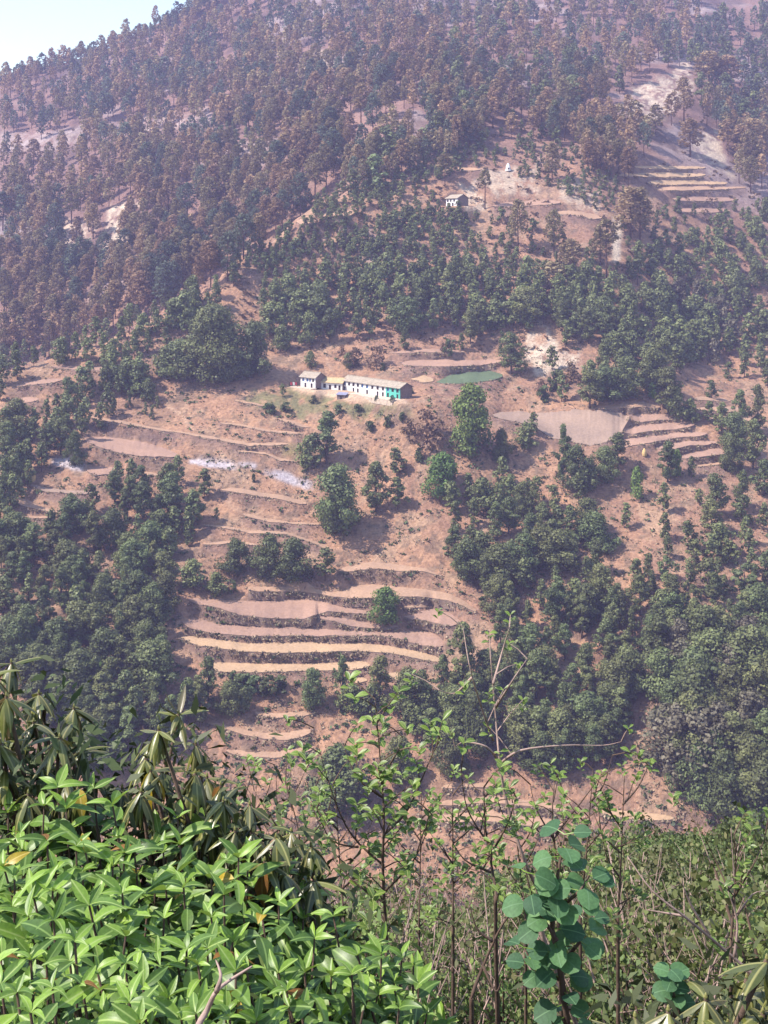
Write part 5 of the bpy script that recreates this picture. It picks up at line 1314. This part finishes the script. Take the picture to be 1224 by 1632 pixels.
# bare branches
def dead_branch(label, pls, Yv, mat, r0, seed):
    g = random.Random(seed); x0, y0 = pls[0][0]; b0 = ray(x0, y0, Yv); base = ground_pt(b0.x, b0.y)
    root = empty('bare_branch', base); tag(root, label, 'branch', 'bare branches in the scrub')
    for i, pl in enumerate(pls):
        P_ = [ray(x, y, Yv+g.uniform(-0.05, 0.05)) for x, y in pl]
        if i == 0: P_ = [base, P_[0]+Vector((0, 0, -0.12))]+P_
        sp_, sr_ = smooth_pts(P_, [r0*(0.6 if i else 1)*(1-0.8*k/(len(P_)-1)) for k in range(len(P_))]); m = MB(); m.tube([q-base for q in sp_], sr_, 6); link('branch' if i else 'stem', m.mesh('branch', M[mat], True), root)
dead_branch('dark leaning branch in the scrub left of the round-leaved plant', [[(752,1590),(770,1540),(800,1475),(835,1430)], [(785,1500),(760,1480),(748,1440)], [(770,1540),(790,1580),(800,1560)]], 5.0, 'twig', 0.013, 1)
dead_branch('long pale dead twig slanting down through the right scrub', [[(1215,1570),(1150,1510),(1090,1460),(1040,1420),(1000,1365)], [(1130,1490),(1100,1440),(1085,1400)], [(1090,1460),(1060,1455),(1030,1450)], [(1170,1525),(1175,1470),(1160,1420)]], 5.5, 'paletwig', 0.014, 2)
dead_branch('pale forked branch stump poking out of the bottom left bush', [[(312,1650),(330,1610),(345,1580),(370,1560),(402,1540)], [(345,1580),(352,1555),(344,1530)]], 2.3, 'paletwig', 0.010, 3)
dead_branch('upright dry stem at the right edge of the scrub', [[(1178,1560),(1172,1480),(1170,1400),(1165,1320)], [(1174,1460),(1200,1425),(1224,1420)], [(1172,1420),(1140,1400)]], 6.5, 'paletwig', 0.012, 4)

# ------------------------------------------------------------------ scrub on the near slope
def shrub_kit(seed, H, W, ncl, per, size):
    g = np.random.RandomState(seed); cs = []; rs = []
    for i in range(ncl):
        an = g.uniform(0, 6.28); rr = W*0.5*math.sqrt(g.uniform(0, 1)); z = H*g.uniform(0.1, 1)*(1-0.45*(rr/(W*0.5))**2)
        cs.append((math.cos(an)*rr, math.sin(an)*rr, z)); rs.append(W*g.uniform(0.06, 0.15))
    cv = clump_cloud(np.array(cs), np.array(rs), per, size, g, 0.4, 0.4, 0.8, 0.9)
    m = MB()
    for i in range(12):
        c = Vector(cs[i*len(cs)//12]); m.tube([(g.uniform(-0.2, 0.2), g.uniform(-0.2, 0.2), -0.4), (c.x*0.5, c.y*0.5, c.z*0.6), tuple(c*1.12)], [0.03, 0.02, 0.005], 4)
    return cv, m
for s_ in range(4): make_kit('nearA', shrub_kit(300+s_, 1.7, 2.2, 52, 72, 0.05), (M['lush'], M['olive'], M['scrub'], M['lush'])[s_], M['twig'], 'foliage')
for s_ in range(4): make_kit('nearB', shrub_kit(320+s_, 3.2, 4.0, 60, 80, 0.10), (M['lush'], M['olive'], M['scrub'], M['lush'])[s_], M['twig'], 'foliage')
for s_ in range(3): make_kit('nearC', shrub_kit(340+s_, 5.5, 6.0, 75, 80, 0.19), M['scrub'] if s_ % 2 else M['lush'], M['bark'], 'foliage')
def twig_kit(seed):
    g = np.random.RandomState(seed); m = MB(); cs = []
    for i in range(26):
        an = g.uniform(0, 6.28); r_ = g.uniform(0.3, 1.0); top = Vector((math.cos(an)*r_, math.sin(an)*r_, g.uniform(0.9, 1.9)))
        md = top*0.5+Vector((g.uniform(-0.12, 0.12), g.uniform(-0.12, 0.12), 0.1))
        m.tube([(g.uniform(-0.1, 0.1), g.uniform(-0.1, 0.1), -0.3), md, top], [0.014, 0.009, 0.003], 4); cs.append(tuple(top))
        for k in range(3):
            t = g.uniform(0.3, 0.9); q = md.lerp(top, t); m.tube([q, q+Vector((g.uniform(-0.3, 0.3), g.uniform(-0.3, 0.3), g.uniform(0.05, 0.35)))], [0.005, 0.0015], 3)
    return clump_cloud(np.array(cs), np.full(len(cs), 0.16), 14, 0.05, g, 0.4, 0.4, 0.8, 0.9), m
for s_ in range(3): make_kit('nearD', twig_kit(360+s_), M['olive'], M['paletwig'], 'foliage')
gN = random.Random(61)
near_list = []
KHN = {'nearD': 1.8, 'nearA': 1.7, 'nearB': 3.2, 'nearC': 5.5}
def scatter(kit, n_, Y0, Y1, px0, px1, s0, s1, mind):
    got = []; tr = 0
    while len(got) < n_ and tr < n_*30:
        tr += 1
        Y = Y0+(Y1-Y0)*gN.random()**1.3; px = gN.uniform(px0, px1); x = (px-CX)/F*Y; s_ = gN.uniform(s0, s1)
        hh = KHN[kit]*s_*1.1; ytop = HY-F*(ground_at(x, Y)+hh)/Y
        if ytop < np.interp(px, [-100, 300, 450, 520, 700, 850, 950, 1000, 1080, 1224], [1430, 1410, 1405, 1395, 1400, 1375, 1335, 1320, 1298, 1262]): continue
        if any((x-a_)**2+(Y-b_)**2 < mind*mind for a_, b_ in got): continue
        got.append((x, Y)); near_list.append((kit, x, Y, s_, px))
scatter('nearA', 58, 6.5, 15, 430, 1300, 0.7, 1.1, 0.85)
scatter('nearB', 26, 4.5, 22, 1330, 2600, 0.35, 0.6, 1.2)
scatter('nearB', 14, 6, 22, -1300, -60, 0.35, 0.6, 1.2)
scatter('nearD', 30, 6.5, 16, 480, 1300, 0.8, 1.15, 0.9)
scatter('nearA', 8, 6.5, 9.5, -60, 430, 0.7, 1.0, 0.9)
scatter('nearB', 62, 15, 42, 300, 1330, 0.6, 1.05, 1.7)
scatter('nearC', 60, 42, 120, 560, 1400, 0.6, 1.0, 3.2)
scatter('nearC', 26, 70, 150, 900, 1450, 0.8, 1.15, 3.5)
near_list.sort(key=lambda t_: t_[2])
rowsN = {}
for i, (kit, x, Y, s_, px) in enumerate(near_list):
    rowsN.setdefault(kit, []).append((kit, x, Y, s_, px))
PH = {'nearD': 'half bare twiggy shrub on the near slope', 'nearA': 'small-leaved green shrub on the near slope', 'nearB': 'bushy green shrub further down the near slope', 'nearC': 'dense bush low on the near slope'}
for kit, L in rowsN.items():
    nrow = max(1, int(round(math.sqrt(len(L)/2.2)))); per = math.ceil(len(L)/nrow)
    for r_ in range(nrow):
        for j, (k, x, Y, s_, px) in enumerate(sorted(L[r_*per:(r_+1)*per], key=lambda t_: t_[4])):
            root = empty('scrub_bush', (x, Y, ground_at(x, Y)-0.1), gN.uniform(0, 6.28)); root.scale = (s_*gN.uniform(0.9, 1.15), s_, s_*gN.uniform(0.85, 1.2))
            tag(root, '%s, %s row from the viewer, %s from left' % (PH[kit], ORD[r_+1], ORD[j+1]), 'bush', 'scrub bushes on the near slope')
            cm_, tm_, _ = KITS[k][gN.randrange(len(KITS[k]))]
            link('stems', tm_, root); fo = link('foliage', cm_, root); fo['kind'] = 'stuff'
pts = []
for i in range(3500):
    Y = 5+75*gN.random()**1.6; x = (gN.uniform(-100, 1330)-CX)/F*Y; pts.append((x, Y, ground_at(x, Y)))
tuft_mass('near_undergrowth', pts, 0.22, M['olive'], 'low undergrowth covering the near slope', 7)

# ------------------------------------------------------------------ haze
hm = bpy.data.materials.new('valley_haze'); hm.use_nodes = True
ht = hm.node_tree; ht.nodes.remove(ht.nodes['Principled BSDF'])
pv = ht.nodes.new('ShaderNodeVolumePrincipled'); pv.inputs['Color'].default_value = (0.56, 0.53, 0.97, 1)
pv.inputs['Density'].default_value = HAZE; pv.inputs['Anisotropy'].default_value = 0.0
ht.links.new(pv.outputs[0], ht.nodes['Material Output'].inputs['Volume'])
zmin, zmax = float(min(Z.min(), GZ.min())), float(Z.max())
m = MB(); m.box(-4200, 4200, -60, 1170, zmin-1.0, zmax+32)
hz = link('haze', m.mesh('haze', hm)); tag(hz, 'pale bluish haze filling the valley air', 'haze', kind='stuff')
